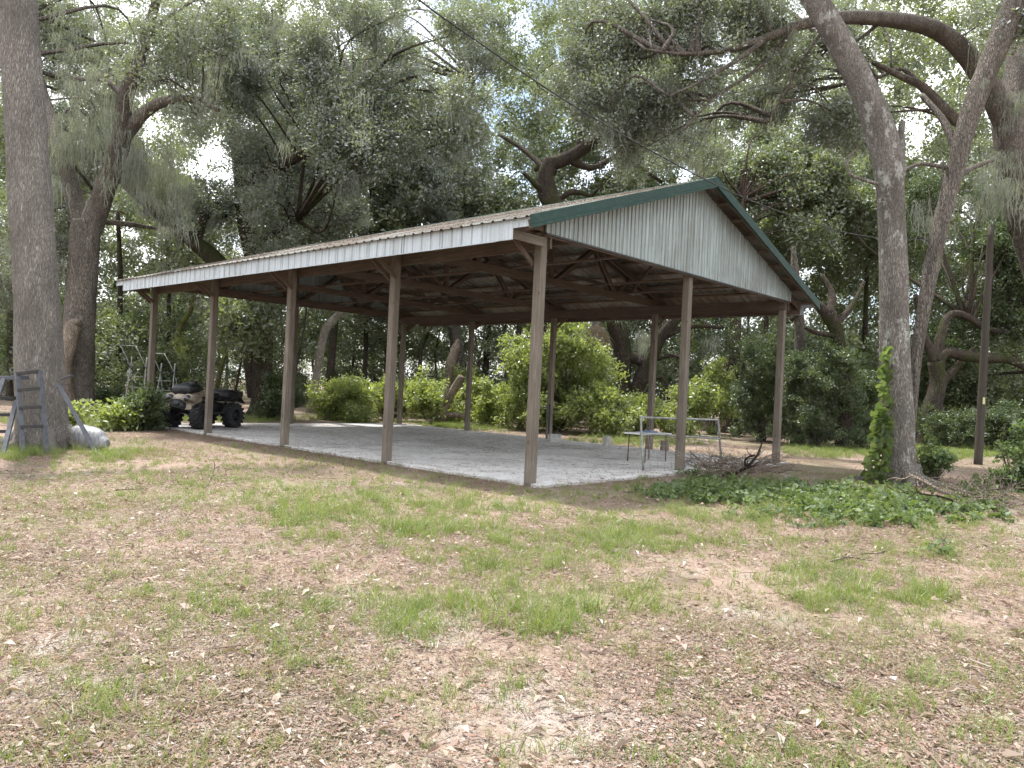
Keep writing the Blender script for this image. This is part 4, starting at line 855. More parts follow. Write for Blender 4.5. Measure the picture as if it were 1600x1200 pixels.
# ================================================================== OBJECTS
# ---- quad bike standing on the slab
def quad_bike():
    c = (G(317, 671, .04) + G(357, 668, .04)) / 2; root = thing('quad_bike', (0, 0, 0), 'tan and black quad bike with big mud tyres on the slab', 'quad bike')
    tyre = MB(); R_, w = .35, .27; prof = [(-.13, .17), (-.135, .24), (-.125, .31), (-.07, .335), (.07, .335), (.125, .31), (.135, .24), (.13, .17)]
    n = 28; V = [(r * math.cos(a), y, r * math.sin(a)) for a in np.arange(n) * 2 * math.pi / n for y, r in prof]; k = len(prof)
    tyre.add(V, [(i*k + j, i*k + (j+1) % k, ((i+1) % n)*k + (j+1) % k, ((i+1) % n)*k + j) for i in range(n) for j in range(k)])
    for i in range(16):
        for s_ in (-1, 1):
            a = (i + (.5 if s_ > 0 else 0)) * 2 * math.pi / 16; er = Euler((s_ * .0, -a, 0)).to_matrix() @ Euler((s_ * .45, 0, 0)).to_matrix()
            tyre.box((.337 * math.cos(a), s_ * .068, .337 * math.sin(a)), (.045, .15, .045), er)
            tyre.box((.305 * math.cos(a), s_ * .136, .305 * math.sin(a)), (.075, .02, .04), Euler((0, -a, 0)).to_matrix())
    tme = tyre.mesh('tyre'); tme.materials.append(M_TYRE)
    rim = MB(); m_ = 20
    for y, r in ((-.1, .175), (.1, .175)): pass
    prof2 = [(-.125, .178), (-.11, .16), (0.02, .15), (.05, .06), (.07, .05), (.07, 0.001)]
    V = [(r * math.cos(a), y, r * math.sin(a)) for a in np.arange(m_) * 2 * math.pi / m_ for y, r in prof2]; k = len(prof2)
    rim.add(V, [(i*k + j, i*k + j + 1, ((i+1) % m_)*k + j + 1, ((i+1) % m_)*k + j) for i in range(m_) for j in range(k - 1)])
    for i in range(5):
        a = i * 2 * math.pi / 5; rim.box((.1 * math.cos(a), .055, .1 * math.sin(a)), (.12, .02, .04), Euler((0, -a, 0)).to_matrix())
    rme = rim.mesh('rim', True); rme.materials.append(M_RIM)
    for x, y, st in ((.67, .46, .18), (.67, -.46, .18), (-.67, .46, 0), (-.67, -.46, 0)):
        we = bpy.data.objects.new('wheel', None); COL.objects.link(we); we.parent = root; we.location = (x, y, R_); we.rotation_euler = (0, random.uniform(0, 1), st + (math.pi if y < 0 else 0))
        for nm, me in (('tyre', tme), ('rim', rme)):
            q = bpy.data.objects.new(nm, me); COL.objects.link(q); q.parent = we
    def loft(nm, secs, mat, smooth=True):
        """secs: x, half width, z low, z high, shoulder fraction"""
        mb = MB(); ring = 10; V = []
        for x, hw, z0, z1, sh in secs:
            V += [(x, s_ * hw * f, z0 + (z1 - z0) * g) for s_, f, g in ((-1, .8, 0), (-1, 1, .25), (-1, 1, .6), (-1, sh, .92), (-1, sh * .5, 1), (1, sh * .5, 1), (1, sh, .92), (1, 1, .6), (1, 1, .25), (1, .8, 0))]
        mm = len(secs); F = [(i*ring + j, i*ring + (j+1) % ring, (i+1)*ring + (j+1) % ring, (i+1)*ring + j) for i in range(mm - 1) for j in range(ring)]
        F += [tuple(range(ring))[::-1], tuple((mm-1)*ring + j for j in range(ring))]
        return mb.add(V, F).build(nm, mat, root, smooth)
    loft('chassis', [(-.85, .16, .32, .6, .8), (-.4, .2, .28, .66, .8), (.4, .2, .28, .66, .8), (.85, .16, .34, .62, .8)], M_BLACK, False)
    loft('hood', [(1.0, .17, .66, .8, .8), (.92, .2, .64, .86, .75), (.62, .2, .68, .95, .65), (.34, .17, .72, 1.03, .6), (.18, .15, .74, 1.0, .6)], M_TAN)
    loft('fuel_tank', [(.25, .17, .7, 1.0, .6), (0, .17, .66, .95, .7), (-.12, .15, .66, .88, .7)], M_TAN)
    loft('seat', [(.02, .12, .74, .9, .8), (-.2, .17, .72, .88, .85), (-.55, .18, .72, .92, .85), (-.72, .15, .74, .95, .8)], M_BLACK)
    loft('nose', [(1.1, .16, .45, .6, .8), (1.02, .24, .42, .72, .8), (.9, .26, .42, .66, .8)], M_BLACK)
    for s_ in (-1, 1):
        lens = MB(); V = []
        for x, sc in ((.9, 1.05), (1.0, .9), (1.06, .55)): V += [(x, s_ * (.29 + .12 * sc * math.cos(a)), .75 + .085 * sc * math.sin(a)) for a in np.arange(12) * math.pi / 6]
        lens.add(V, [(i*12 + j, i*12 + (j+1) % 12, (i+1)*12 + (j+1) % 12, (i+1)*12 + j) for i in range(2) for j in range(12)] + [tuple(24 + j for j in range(12))]).build('headlight', M_GLASSY, root, True)
        ring_ = [(.93, s_ * (.29 + .14 * math.cos(a)), .75 + .105 * math.sin(a)) for a in np.linspace(0, 2 * math.pi, 17)]; MB().tube(ring_, .02, 6).build('headlight_bezel', M_TAN, root, True)
        # fenders: arched strips over the wheels
        for x0, mt, nm, z0 in ((.67, M_OLIVE, 'front_fender', .5), (-.67, M_BLACK, 'rear_fender', .5)):
            V = []; aa = np.linspace(.55 if x0 > 0 else .8, math.pi - (.8 if x0 > 0 else .55), 11)
            for a in aa:
                for dy, dz, rr in ((.16, 0, .41), (.3, .01, .43), (.5, -.01, .43), (.57, -.04, .4), (.57, -.06, .395), (.3, -.03, .405), (.16, -.03, .39)):
                    V.append((x0 + rr * 1.05 * math.cos(a), s_ * dy, z0 + rr * math.sin(a) + dz - .03))
            MB().add(V, [(i*7 + j, i*7 + (j+1) % 7, (i+1)*7 + (j+1) % 7, (i+1)*7 + j) for i in range(10) for j in range(7)] + [tuple(range(7)), tuple(70 + j for j in range(7))]).build(nm, mt, root, True)
        loft_ = MB().box((0, s_ * .38, .36), (.75, .26, .05)).box((.34, s_ * .4, .48), (.05, .24, .24), Euler((0, -.3, 0)).to_matrix()); loft_.build('footwell', M_BLACK, root)
        MB().add([(.56, s_*.43, .7), (.98, s_*.42, .45), (.92, s_*.44, .84), (.58, s_*.42, .9), (.56, s_*.2, .7), (.98, s_*.2, .45), (.92, s_*.2, .86), (.58, s_*.2, .93)], [(0, 1, 2, 3), (7, 6, 5, 4), (0, 3, 7, 4), (1, 5, 6, 2), (3, 2, 6, 7), (0, 4, 5, 1)]).build('side_panel', M_TAN, root)
        MB().box((-1.07, s_ * .36, .9), (.06, .18, .09)).build('tail_light', M_RED, root)
        for x in (.67, -.67):
            a_ = MB()
            for dz, dx in ((.4, .12), (.4, -.12), (.52, .08), (.52, -.08)): a_.tube([(x + dx, s_ * .12, dz), (x, s_ * .36, .36)], .016, 6)
            a_.tube([(x, s_ * .18, .72), (x, s_ * .32, .42)], .035, 8); a_.build('suspension_arm', M_STEEL, root, True)
        MB().tube([(.38, s_ * .38, 1.13), (.36, s_ * .5, 1.11)], .02, 8).build('grip', M_BLACK, root, True)
    hb = MB().tube(spline([(.38, -.42, 1.13), (.4, -.2, 1.17), (.44, -.08, 1.1), (.44, .08, 1.1), (.4, .2, 1.17), (.38, .42, 1.13)], 4), .014, 8); hb.tube([(.5, 0, .95), (.43, 0, 1.12)], .025, 8); hb.box((.46, 0, 1.15), (.1, .2, .09)); hb.build('handlebar', M_BLACK, root, True)
    def rack(nm, x0, x1, hw, z):
        r = MB(); r.tube([(x0, -hw, z), (x1, -hw, z), (x1, hw, z), (x0, hw, z), (x0, -hw, z)], .014, 6)
        for k in range(4): y = -hw + 2 * hw * (k + 1) / 5; r.tube([(x0, y, z), (x1, y, z)], .011, 6)
        for k in range(2): x = x0 + (x1 - x0) * (k + 1) / 3; r.tube([(x, -hw, z), (x, hw, z)], .01, 6)
        for x in (x0 + .08, x1 - .08):
            for s_ in (-1, 1): r.tube([(x, s_ * hw * .6, z), (x, s_ * hw * .5, z - .14)], .012, 6)
        r.build(nm, M_BLACK, root, True)
    rack('front_rack', .46, .92, .38, 1.0); loft('front_box', [(.42, .3, .94, 1.1, .95), (.56, .33, .9, 1.14, .95), (.84, .32, .86, 1.12, .95), (.92, .28, .86, 1.04, .9)], M_BLACK); rack('rear_rack', -1.0, -.5, .42, .99)
    loft('cargo_box', [(-.42, .42, .68, .97, .97), (-.76, .48, .66, .99, .97), (-1.06, .46, .72, .98, .97)], M_BLACK)
    bp = MB().tube(spline([(1.0, -.26, .42), (1.14, -.2, .5), (1.16, 0, .52), (1.14, .2, .5), (1.0, .26, .42)], 4), .02, 8); bp.tube([(1.15, -.12, .52), (1.08, -.12, .7)], .016, 6).tube([(1.15, .12, .52), (1.08, .12, .7)], .016, 6); bp.build('bumper', M_STEEL, root, True)
    for ch in root.children:
        if not ch.name.startswith(('wheel', 'suspension')): ch.location.z += .07
    root.rotation_euler = (0, 0, math.radians(204))
    hd = np.array([math.cos(math.radians(204)), math.sin(math.radians(204))]); lf = np.array([-hd[1], hd[0]])
    p = c[:2] - lf * .46; root.location = (p[0], p[1], .041); return root
quad_bike()

# ---- things by the thick trunk on the left
def P(px, py, d): return at(px, py, d)
st = thing('steel_steps', G(34, 706), 'dark blue grey steel step frame standing before the thick trunk', 'ladder')
def bar(nm, a, b, w, h, par, mat=M_LADDER, up=(0, 0, 1)): return beam_obj(nm, a, b, w, h, mat, par, up)
b0, b1 = ground_at(36, 13.25), ground_at(73, 13.4); dl = 13.25; t0, t1 = P(27, 582, dl + .25), P(62, 578, dl + .3)
bar('rail', b0, t0, .075, .06, st); bar('rail', b1, t1, .075, .06, st)
for k in (.985, .78, .56, .33): bar('rung', b0 + (t0 - b0) * k, b1 + (t1 - b1) * k, .1, .055, st, M_STEEL)
s2 = thing('steel_steps', G(-10, 706), 'matching steel step frame with platform at the left edge', 'ladder')
c0, c1 = ground_at(4, 13.0), ground_at(-32, 12.9); e0, e1 = P(28, 592, dl + .45), P(-8, 592, dl + .45)
bar('platform', P(2, 591, dl + .55), P(38, 590, dl + .55), .28, .07, s2)
bar('rail', c0 + np.array([0, 0, -.02]), P(25, 628, dl + .35), .07, .06, s2); bar('rail', c1, P(6, 592, dl + .35), .07, .06, s2)
for y_, x0, x1 in ((622, -14, 24), (648, -20, 18), (674, -26, 11)): bar('rung', P(x0, y_, dl + .4), P(x1, y_, dl + .4), .1, .055, s2, M_STEEL)
br_ = thing('angle_bar', G(150, 703), 'grey angle iron bar leaning against the thick trunk', 'metal bar')
a0, a1 = ground_at(152, 13.75), P(91, 600, 13.85); bar('flange', a0, a1, .075, .008, br_, M_LADDER, (0, 1, 0)); bar('flange', a0 + np.array([.035, .035, 0]), a1 + np.array([.035, .035, 0]), .008, .075, br_, M_LADDER, (0, 1, 0)); bar('bracket', P(95, 593, 13.85), P(112, 586, 13.7), .05, .02, br_, M_LADDER)
sk = thing('stuffed_sack', G(140, 700), 'grey white stuffed sack lying at the foot of the thick trunk', 'sack')
s0, s1 = P(112, 677, 14.75), P(168, 693, 14.55); s0[2] = max(s0[2], .2); s1[2] = .12
pth = spline([(*s0, .13), (*(s0 * .78 + s1 * .22), .215), (*((s0 + s1) / 2), .225), (*(s0 * .25 + s1 * .75), .185), (*s1, .07)], 7)
pth[:, 2] = np.maximum(pth[:, 2], pth[:, 3] * .92); bb = MB().tube(pth[:, :3], pth[:, 3], 26, .11, 7); bb.build('bag', M_SACK, sk, True)
MB().tube(spline([pth[0, :3], pth[0, :3] + np.array([-.07, .06, .02]), pth[0, :3] + np.array([-.14, .08, .0])], 3), [.09, .06, .04, .05, .08, .1, .1], 12, .3).build('tied_end', M_BLACK, sk, True)
rl_ = thing('pipe_rail', G(150, 668), 'low rusty pipe rail behind the sack', 'rail'); q0, q1 = G(120, 672), G(262, 664)
for q in (q0, (q0 + q1) / 2, q1): MB().tube([q + np.array([0, 0, -.1]), q + np.array([0, 0, .42])], .02, 8).build('upright', M_RUST, rl_, True)
MB().tube([q0 + np.array([0, 0, .42]), q1 + np.array([0, 0, .42])], .025, 8).build('crossbar', M_RUST, rl_, True)
# ---- two tube hunting stands
for px, lab, sc in ((212, 'grey tube hunting stand left of the farthest corner post', 1.0), (258, 'grey tube hunting stand right of the farthest corner post', .92)):
    b = ground_at(px, 25.5 + (px - 212) * .02); hs = thing('hunting_stand', b, lab, 'hunting stand', 'tube hunting stands')
    u = np.array([_r[0], _r[1], 0]); f_ = np.array([FWD[0], FWD[1], 0]); Z = np.array([0, 0, 1.]); w = .28 * sc
    q = lambda a, d, z: b + u * a + f_ * d + Z * z * sc
    for s_ in (-1, 1):
        MB().tube(spline([q(s_*w, -.25, 0), q(s_*w, -.1, 1.0), q(s_*w*.9, 0, 1.65), q(s_*w*.9, .05, 2.0)], 4), .022, 7).build('leg', M_GALV, hs, True)
        MB().tube(spline([q(s_*w, .35, 0), q(s_*w, .3, .8), q(s_*w, .1, 1.5)], 4), .018, 7).build('leg', M_GALV, hs, True)
        MB().tube(spline([q(s_*w*.9, 0, 1.65), q(s_*w*.9 - .12, -.1, 2.0), q(s_*w*.9 - .3, -.15, 2.35)], 4), .018, 7).build('arm', M_GALV, hs, True)
    for z in (.25, .62, 1.0, 1.35): MB().tube([q(-w, -.2, z), q(w, -.2, z)], .014, 6).build('rung', M_GALV, hs, True)
    MB().box(q(0, .05, 1.66), (.5 * sc, .45 * sc, .04), Euler((0, 0, -YAW)).to_matrix()).build('seat', M_STEEL, hs); MB().tube([q(-w*.9 - .3, -.15, 2.35), q(w*.9 - .3, -.15, 2.35)], .016, 6).build('rail', M_GALV, hs, True)

# ---- gate panel, table, stump, blocks and brush on the right
g0, g1 = G(1005, 738), G(1128, 730); dg = depth_of(g0); d1 = depth_of(g1); T0, T1 = P(1001, 652, dg), P(1122, 656, d1)
gate = thing('pipe_gate', g0, 'bent grey pipe gate panel with wire mesh beside the middle gable post', 'gate')
tl, tr_ = T0 + (T1 - T0) * .05, T0 + (T1 - T0) * .95
MB().tube(np.vstack([spline([g0, g0 + (T0 - g0) * .94], 3), spline([g0 + (T0 - g0) * .97, T0 + (T1 - T0) * .012, tl], 4), spline([tr_, T0 + (T1 - T0) * .988, g1 + (T1 - g1) * .97], 4), [g1 + (T1 - g1) * .94, g1]]), .024, 9).build('outer_frame', M_GALV, gate, True)
L0, L1 = g0 + (T0 - g0) * .71, g1 + (T1 - g1) * .60; MB().tube([L0, L1], .021, 8).build('middle_rail', M_GALV, gate, True)
gm0, gm1 = (g0 + g1) / 2, (T0 + T1) / 2; MB().tube([gm0, gm1], .019, 8).build('upright', M_GALV, gate, True)
wm = MB()
for k in range(1, 12): f_ = k / 12; wm.tube([g0 + (g1 - g0) * f_ + np.array([0, 0, .03]), L0 + (L1 - L0) * f_], .003, 4)
for k in range(5): f_ = (k + .5) / 5; wm.tube([g0 + (L0 - g0) * f_, g1 + (L1 - g1) * f_], .003, 4)
wm.build('wire_mesh', M_GALV, gate)['kind'] = 'stuff'
tb0, tb1 = G(984, 728), G(1060, 722); tdir = (tb1 - tb0); tdir[2] = 0; tdir /= np.linalg.norm(tdir); tn = np.array([-tdir[1], tdir[0], 0]); tz = P(984, 679, depth_of(tb0))[2]
tab = thing('folding_table', (tb0 + tb1) / 2, 'small white topped table with thin dark legs behind the pipe gate', 'table'); rotz = Matrix(np.stack([tdir, tn, [0, 0, 1]], 1).tolist())
tc_ = (tb0 + tb1) / 2 + tn * .22; MB().box(tc_ + np.array([0, 0, tz]), (1.12, .56, .03), rotz).build('table_top', M_WHITE, tab)
for a in (-.45, .45):
    for b_ in (-.22, .22): MB().tube([tc_ + tdir * a + tn * b_ + np.array([0, 0, .0]), tc_ + tdir * (a * .95) + tn * b_ + np.array([0, 0, tz - .012])], .014, 7).build('leg', M_RUST, tab, True)
o = MB(); o.box(tc_ + tdir * .1 + np.array([0, 0, tz + .035]), (.34, .2, .035), rotz).box(tc_ + tdir * .05 + np.array([0, 0, tz + .06]), (.2, .12, .02), rotz)
tag(o.build('plastic_tray', M_BLUE), 'small blue grey plastic tray lying on the white topped table', 'tray')
sb = G(1038, 706); stp = MB(); stp.tube([sb + np.array([0, 0, -.02]), sb + np.array([0, 0, .15]), sb + np.array([0, 0, .3])], [.125, .115, .11], 14, .12); tag(stp.build('log_stump', M_OLDWOOD, loc=sb), 'short cut log standing behind the gate by the back post', 'log')
for px, py, wd_, hh, lab in ((866, 692, .36, .22, 'grey concrete block at the foot of the third back post'), (948, 699, .16, .28, 'upright grey concrete block standing alone on the slab edge')):
    b = G(px, py, 0); blk = MB(); rz = Euler((0, 0, -YAW + .5)).to_matrix(); w3 = np.array(rz)
    for (cx, cy_, sx, sy) in ((0, -.075, wd_, .04), (0, .075, wd_, .04), (-wd_/2 + .02, 0, .04, .11), (wd_/2 - .02, 0, .04, .11), (0, 0, .04, .11)): blk.box(b + w3 @ np.array([cx, cy_, hh / 2 + .04]), (sx, sy, hh), rz)
    tag(blk.build('concrete_block', M_BLOCK), lab, 'block')
tp_ = G(869, 690); tpo = MB(); tpo.box(tp_ + np.array([0, .3, .55]), (.05, .012, 1.15)).box(tp_ + np.array([0, .325, .55]), (.012, .045, 1.15)); tag(tpo.build('metal_fence_post', M_STEEL), 'short black metal fence post beside the third back post', 'post')
def branchy(mb, p, d, ln, r, lev, droop=.0):
    d = d / np.linalg.norm(d); q = p + d * ln * .5 + RNG.normal(size=3) * ln * .07; e = p + d * ln + RNG.normal(size=3) * ln * .1; e[2] = max(e[2], .03); q[2] = max(q[2], .03)
    path = spline([p, q, e], 4); mb.tube(path, np.linspace(r, r * .45, len(path)), 6 if lev > 1 else 4, .1)
    if lev > 0:
        for _ in range(random.randint(2, 4)):
            b = path[random.randint(2, len(path) - 1)]; nd_ = d + RNG.normal(size=3) * .65; branchy(mb, b, nd_, ln * random.uniform(.35, .65), r * .5, lev - 1)
def brush(lab, px, py, rx, ry, n, ln, mat, big=3):
    c = G(px, py); root = thing('brush_pile', c, lab, 'brush pile'); mb = MB()
    for k in range(n):
        p = G(px + random.uniform(-rx, rx), py + random.uniform(-ry, ry)); p[2] = random.uniform(.02, .25); a = random.uniform(0, 6.28); branchy(mb, p, np.array([math.cos(a), math.sin(a), random.uniform(-.05, .5)]), ln * random.uniform(.5, 1.2), random.uniform(.006, .014), 1)
    mb.build('twigs', mat, root, True)['kind'] = 'stuff'
    for k in range(big):
        p = G(px + random.uniform(-rx, rx) * .6, py + random.uniform(-ry, ry) * .5); p[2] = .05; a = random.uniform(0, 6.28); b = MB(); branchy(b, p, np.array([math.cos(a), math.sin(a), random.uniform(.1, .6)]), ln * 1.5, random.uniform(.03, .05), 2); b.build('dead_branch', M_DEAD if k % 2 else M_BARK_DARK, root, True)
brush('tangled grey brush pile right of the pipe gate', 1140, 742, 55, 13, 130, .55, M_DEAD, 4)
brush('fallen limbs and roots piled under the black twin oak', 945, 672, 60, 8, 60, 1.3, M_DEAD, 6)
brush('pale root tangle right of the fallen snag', 815, 662, 34, 5, 60, 1.0, M_DEAD, 3)
brush('dead branches left of the fallen snag', 610, 656, 34, 4, 40, 1.0, M_DEAD, 3)
brush('low twig heap right of the vine covered ground', 1540, 790, 50, 14, 45, .6, M_DEAD, 2)
sg = ground_at(695, 31); sn = thing('fallen_snag', sg, 'upturned broken dead stump leaning right between the back posts', 'dead stump')
for nm, poly, mt in (('snag_trunk', [(688, 655, 0, 22), (697, 632, 0, 15), (708, 612, -.1, 13), (722, 588, -.2, 11)], M_DEAD), ('snag_spur', [(695, 636, 0, 10), (698, 615, 0, 7), (701, 602, 0, 3)], M_DEAD), ('root', [(690, 650, 0, 10), (676, 656, -.3, 7), (660, 660, -.6, 4)], M_DEAD), ('root', [(692, 650, 0, 10), (712, 648, -.3, 8), (730, 652, -.5, 4)], M_DEAD)):
    lp, lr = limb_pts(poly, 31); lp[:, 2] = np.maximum(lp[:, 2], .05); MB().tube(lp, lr, 10, .35, 2).build(nm, mt, sn, True)
sn2 = thing('splintered_snag', ground_at(706, 37), 'splintered reddish broken trunk above the fallen snag', 'dead trunk')
lp, lr = limb_pts([(698, 640, 0, 12), (700, 600, 0, 13), (704, 570, 0, 16), (712, 545, 0, 13), (716, 530, 0, 4)], 36.5); MB().tube(lp, lr, 10, .4, 5).build('trunk', M_DEAD, sn2, True)
lg = MB(); lp, lr = limb_pts([(1465, 770, 0, 6), (1495, 776, -.2, 6), (1520, 783, -.4, 4)], depth_of(G(1465, 772))); lp[:, 2] = .05; tag(lg.tube(lp, lr, 8, .2).build('fallen_branch', M_DEAD, smooth=True), 'fallen brown branch on the ground right of the vine wrapped tree', 'branch')

# ---- utility pole, cable, far white wall
pp = G(1528, 726); dp = depth_of(pp); pole = thing('utility_pole', pp, 'dark round wooden utility pole in the back right', 'pole')
pt = P(1549, 352, dp); MB().tube(spline([pp + np.array([0, 0, -.2]), (pp + pt) / 2, pt], 8), np.linspace(.115, .085, 17), 14, .03).build('shaft', M_POLE, pole, True)
mk = P(1533, 626, dp) - FWD * .13; MB().box(mk, (.05, .03, .19), Euler((0, 0, -YAW)).to_matrix()).build('marker_plate', plain('pale_yellow_tag', (.5, .48, .25)), pole)
cb = at(1548, 368, dp); ca = at(655, 0, 9.6); dirp = (cb - ca)[:2]; nrm = np.array([-dirp[1], dirp[0]]); pts = []
for px, py in ((480, -160), (560, -82), (655, 0), (725, 50), (797, 100), (880, 155), (967, 207), (1040, 248), (1103, 281), (1144, 301), (1195, 322), (1244, 340), (1284, 353), (1319, 363), (1378, 372), (1450, 374), (1548, 368)):
    d = ray(px, py); t_ = (nrm @ (ca[:2] - CAM[:2])) / (nrm @ d[:2]); pts.append(CAM + d * t_)
tag(MB().tube(spline(pts, 5), .011, 6).build('overhead_cable', M_CABLE, smooth=True), 'black overhead cable sagging from upper left across the roof peak', 'cable')
wc = ground_at(1535, 62); wb = thing('white_outbuilding', wc, 'white building wall glimpsed through dark trees behind the pole', 'building'); rz = Euler((0, 0, -YAW)).to_matrix()
MB().box(wc + np.array([0, 0, 1.1]), (5.0, 3.0, 2.3), rz).build('wall', M_WALLWHITE, wb); MB().box(wc + np.array([0, 0, 2.32]), (5.4, 3.4, .14), rz).build('roof', M_ROOF, wb)

# ================================================================== GROUND COVER
def ok_ground(p): return not (-.1 < p[0] < W + .25 and -.3 < p[1] < L + .3)
def zs(p): return np.array([p[0], p[1], hgt(p[0], p[1]) - .01])
lit = []
def rand_ground(d0, d1, power=1.0):
    D = d0 + (d1 - d0) * random.random() ** power; lat = random.uniform(-1.05, 1.05) * D + random.uniform(-1.5, 1.5)
    q = CAM + np.array([FWD[0], FWD[1], 0]) / _cp * D + _r * lat; return np.array([q[0], q[1], 0.])
while len(lit) < 10800:
    p = rand_ground(2.4, 30, 1.15); n1 = mnoise.noise(Vector((p[0] * .5, p[1] * .5, 11))) + .5 * mnoise.noise(Vector((p[0] * 1.6, p[1] * 1.6, 3)))
    if ok_ground(p) and random.random() < .5 + .9 * n1: lit.append(zs(p))
tag(scatter('leaf_litter', lit, C_LITTER, None, (.6, 1.15), .03), 'fallen brown and tan leaves scattered over the clearing')
gr, dry, tall = [], [], []
while len(gr) < 9200:
    p = rand_ground(2.4, 17, 1.0); n1 = mnoise.noise(Vector((p[0] * .42 + 3, p[1] * .42, 21))) + .6 * mnoise.noise(Vector((p[0] * 1.4, p[1] * 1.4, 9)))
    if ok_ground(p) and random.random() < .14 + 1.0 * max(0, n1 - .1) ** 1.2: gr.append(zs(p))
while len(dry) < 6400:
    p = rand_ground(2.4, 16, 1.0); n1 = mnoise.noise(Vector((p[0] * .6, p[1] * .6, 31)))
    if ok_ground(p) and random.random() < .4 + .8 * n1: dry.append(zs(p))
def patch(lst, px, py, rx, ry, n):
    for _ in range(int(n * (1.5 if lst is gr else 1))):
        a, q = random.uniform(0, 6.28), random.random() ** .7; p = G(px + rx * q * math.cos(a), py + ry * q * math.sin(a))
        if ok_ground(p) and (lst is not gr and lst is not tall or mnoise.noise(Vector((p[0] * 1.9, p[1] * 1.9, 17))) + .6 * mnoise.noise(Vector((p[0] * 5, p[1] * 5, 27))) > random.uniform(-.35, .3)): lst.append(zs(p))
for a in ((610, 800, 190, 55, 420), (480, 810, 70, 40, 130), (780, 850, 160, 50, 260), (1010, 830, 90, 40, 200), (700, 780, 200, 25, 200), (1130, 800, 120, 30, 160), (860, 960, 150, 40, 120), (640, 960, 80, 40, 60),
          (1300, 915, 120, 40, 180), (1420, 935, 80, 30, 60), (900, 860, 80, 30, 70), (330, 770, 160, 30, 120), (150, 730, 130, 20, 160), (1480, 840, 130, 30, 90), (80, 790, 100, 30, 60), (1560, 880, 60, 40, 40), (380, 720, 120, 22, 90)): patch(gr, *a)
for a in ((60, 705, 70, 9, 150), (150, 712, 75, 10, 150), (30, 715, 60, 8, 80), (215, 705, 30, 14, 50), (520, 790, 100, 40, 60), (660, 800, 150, 50, 80), (790, 960, 140, 60, 34), (960, 935, 80, 30, 24), (760, 985, 80, 40, 14), (1330, 905, 110, 36, 60), (1020, 830, 40, 18, 26), (1100, 765, 70, 10, 60), (1010, 745, 40, 7, 40), (1450, 935, 50, 16, 24), (1200, 820, 50, 16, 20), (1330, 800, 220, 26, 160), (1180, 760, 90, 14, 90)): patch(tall, *a)
patch(dry, 235, 708, 45, 9, 260)
mid = []
for a in ((600, 795, 210, 50, 420), (800, 840, 190, 60, 420), (1020, 825, 120, 45, 320), (470, 815, 80, 45, 140), (1130, 795, 140, 34, 260), (850, 965, 170, 50, 150), (1320, 915, 140, 44, 240), (650, 965, 90, 46, 90), (1480, 845, 130, 36, 120), (330, 760, 180, 34, 160), (150, 1090, 150, 60, 40), (1440, 1050, 160, 90, 50)):
    for _ in range(a[4]):
        an, q = random.uniform(0, 6.28), random.random() ** .6; p = G(a[0] + a[2] * q * math.cos(an), a[1] + a[3] * q * math.sin(an))
        if ok_ground(p) and mnoise.noise(Vector((p[0] * 1.3, p[1] * 1.3, 77))) + .8 * mnoise.noise(Vector((p[0] * 4.2, p[1] * 4.2, 37))) > random.uniform(-.15, .35): mid.append(zs(p))
tag(scatter('meadow_grass', mid, C_TALLGRASS, None, .22 + .5 * RNG.random(len(mid)) ** 1.5, .35), 'loose yellow green grass across the middle of the clearing')
gr_s = .2 + .6 * RNG.random(len(gr)) ** 1.4
tag(scatter('grass', gr, C_GRASS, None, gr_s, .25), 'thin short green grass growing through the leaf litter')
tag(scatter('tall_grass', tall, C_TALLGRASS, None, (.3, .85), .3), 'taller grass clumps dotted about the clearing')
tag(scatter('dry_grass', dry, C_DRYGRASS, None, (.5, 1.2), .3), 'short dry straw coloured grass and pine straw')
far = []
for a in ((1480, 706, 110, 11, 1500), (700, 668, 260, 9, 900), (1000, 690, 120, 10, 350), (150, 655, 160, 14, 500), (1300, 705, 80, 12, 350), (400, 655, 120, 6, 260)): patch(far, *a)
tag(scatter('distant_grass', far, C_TALLGRASS, None, (.5, .9), .2), 'sunlit grass at the foot of the woods')
weeds = []
for a in ((1130, 770, 140, 16, 190), (1330, 800, 200, 26, 120), (1100, 745, 40, 10, 40), (40, 690, 40, 8, 16), (1470, 865, 14, 8, 4), (1240, 770, 60, 12, 50), (1560, 760, 60, 14, 60)): patch(weeds, *a)
tag(scatter('weeds', [w_ + np.array([0, 0, .06]) for w_ in weeds], C_WEED, None, (.4, .9), .4), 'small broad leaved weeds in the grass')
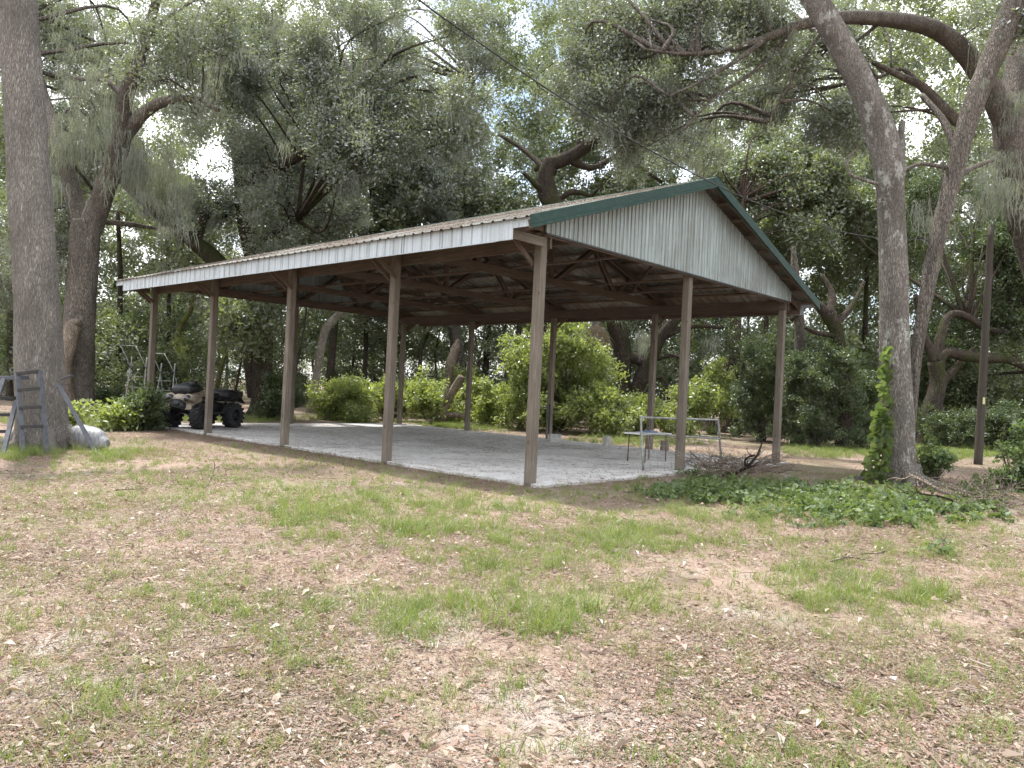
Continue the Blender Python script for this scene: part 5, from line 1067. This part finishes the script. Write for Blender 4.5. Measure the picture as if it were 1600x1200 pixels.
def twig_mesh(seed):
    r = np.random.default_rng(seed); mb = MB()
    for k in range(5):
        p = np.array([*r.uniform(-.4, .4, 2), .012]); a = r.uniform(0, 6.28); ln = r.uniform(.05, .24); d = np.array([math.cos(a), math.sin(a), r.uniform(-.02, .1)])
        mb.tube(spline([p, p + d * ln * .5 + np.array([*r.normal(size=2) * ln * .08, 0]), p + d * ln], 2), np.linspace(.0045, .002, 5), 4)
    for k in range(5):
        a = r.uniform(0, 6.28); leaf_quad(mb, np.array([*r.uniform(-.5, .5, 2), .02]), np.array([math.cos(a), math.sin(a), r.normal() * .25]), np.array([0, 0, 1.]) + r.normal(size=3) * .5, r.uniform(.05, .09), r.uniform(.025, .04), int(r.integers(0, 2)), .5)
    return mb.mesh('ground_twigs')
C_TWIGS = variant_collection('ground_twigs', [twig_mesh(k) for k in range(6)], [LIT[1], LIT[0]])
tw = []
while len(tw) < 1000:
    p = rand_ground(2.4, 15)
    if ok_ground(p): tw.append(zs(p))
tag(scatter('twig_litter', tw, C_TWIGS, None, (.6, 1.2), .05), 'thin twigs and larger curled leaves strewn over the clearing')
sd = []
while len(sd) < 1500:
    p = np.array([random.uniform(.1, W), random.uniform(-.1, L), .042]); n1 = mnoise.noise(Vector((p[0] * .5, p[1] * .5, 41)))
    edge_ = math.exp(-min(p[0], W - p[0], p[1] + .2) * 2.0)
    if random.random() < .15 + .8 * max(0, n1) + .5 * edge_: sd.append(p)
tag(scatter('slab_leaves', sd, C_LITTERBROWN, None, (.35, 1.0), .02), 'dry brown leaves blown over the concrete slab')
ed = [np.array([random.uniform(-.55, .12), random.uniform(-.4, L), .02]) for _ in range(520)] + [np.array([random.uniform(-.2, W), random.uniform(-.6, -.1), .02]) for _ in range(300)]
tag(scatter('slab_edge_litter', ed, C_LITTERBROWN, None, (.5, 1.2), .06), 'dark brown mulch along the edge of the slab')
for k, (px, py, ln, an, lab) in enumerate(((180, 768, .35, .3, 'short stick on the leaves below the thick trunk'), (320, 765, .3, 1.4, 'thin upright twig stub in the left of the clearing'), (1345, 868, .3, .1, 'dark short stick right of centre in the grass'), (1312, 1080, .22, 2.2, 'small pale bent twig in the lower right'), (1298, 880, .35, .2, 'pale stick lying beside the dark stick'))):
    p = G(px, py); p[2] = .02; b = MB(); branchy(b, p, np.array([math.cos(an - YAW), math.sin(an - YAW), .06 if k != 1 else 1.2]), ln, .011, 1); tag(b.build('stick', M_DEAD, smooth=True), lab, 'stick')
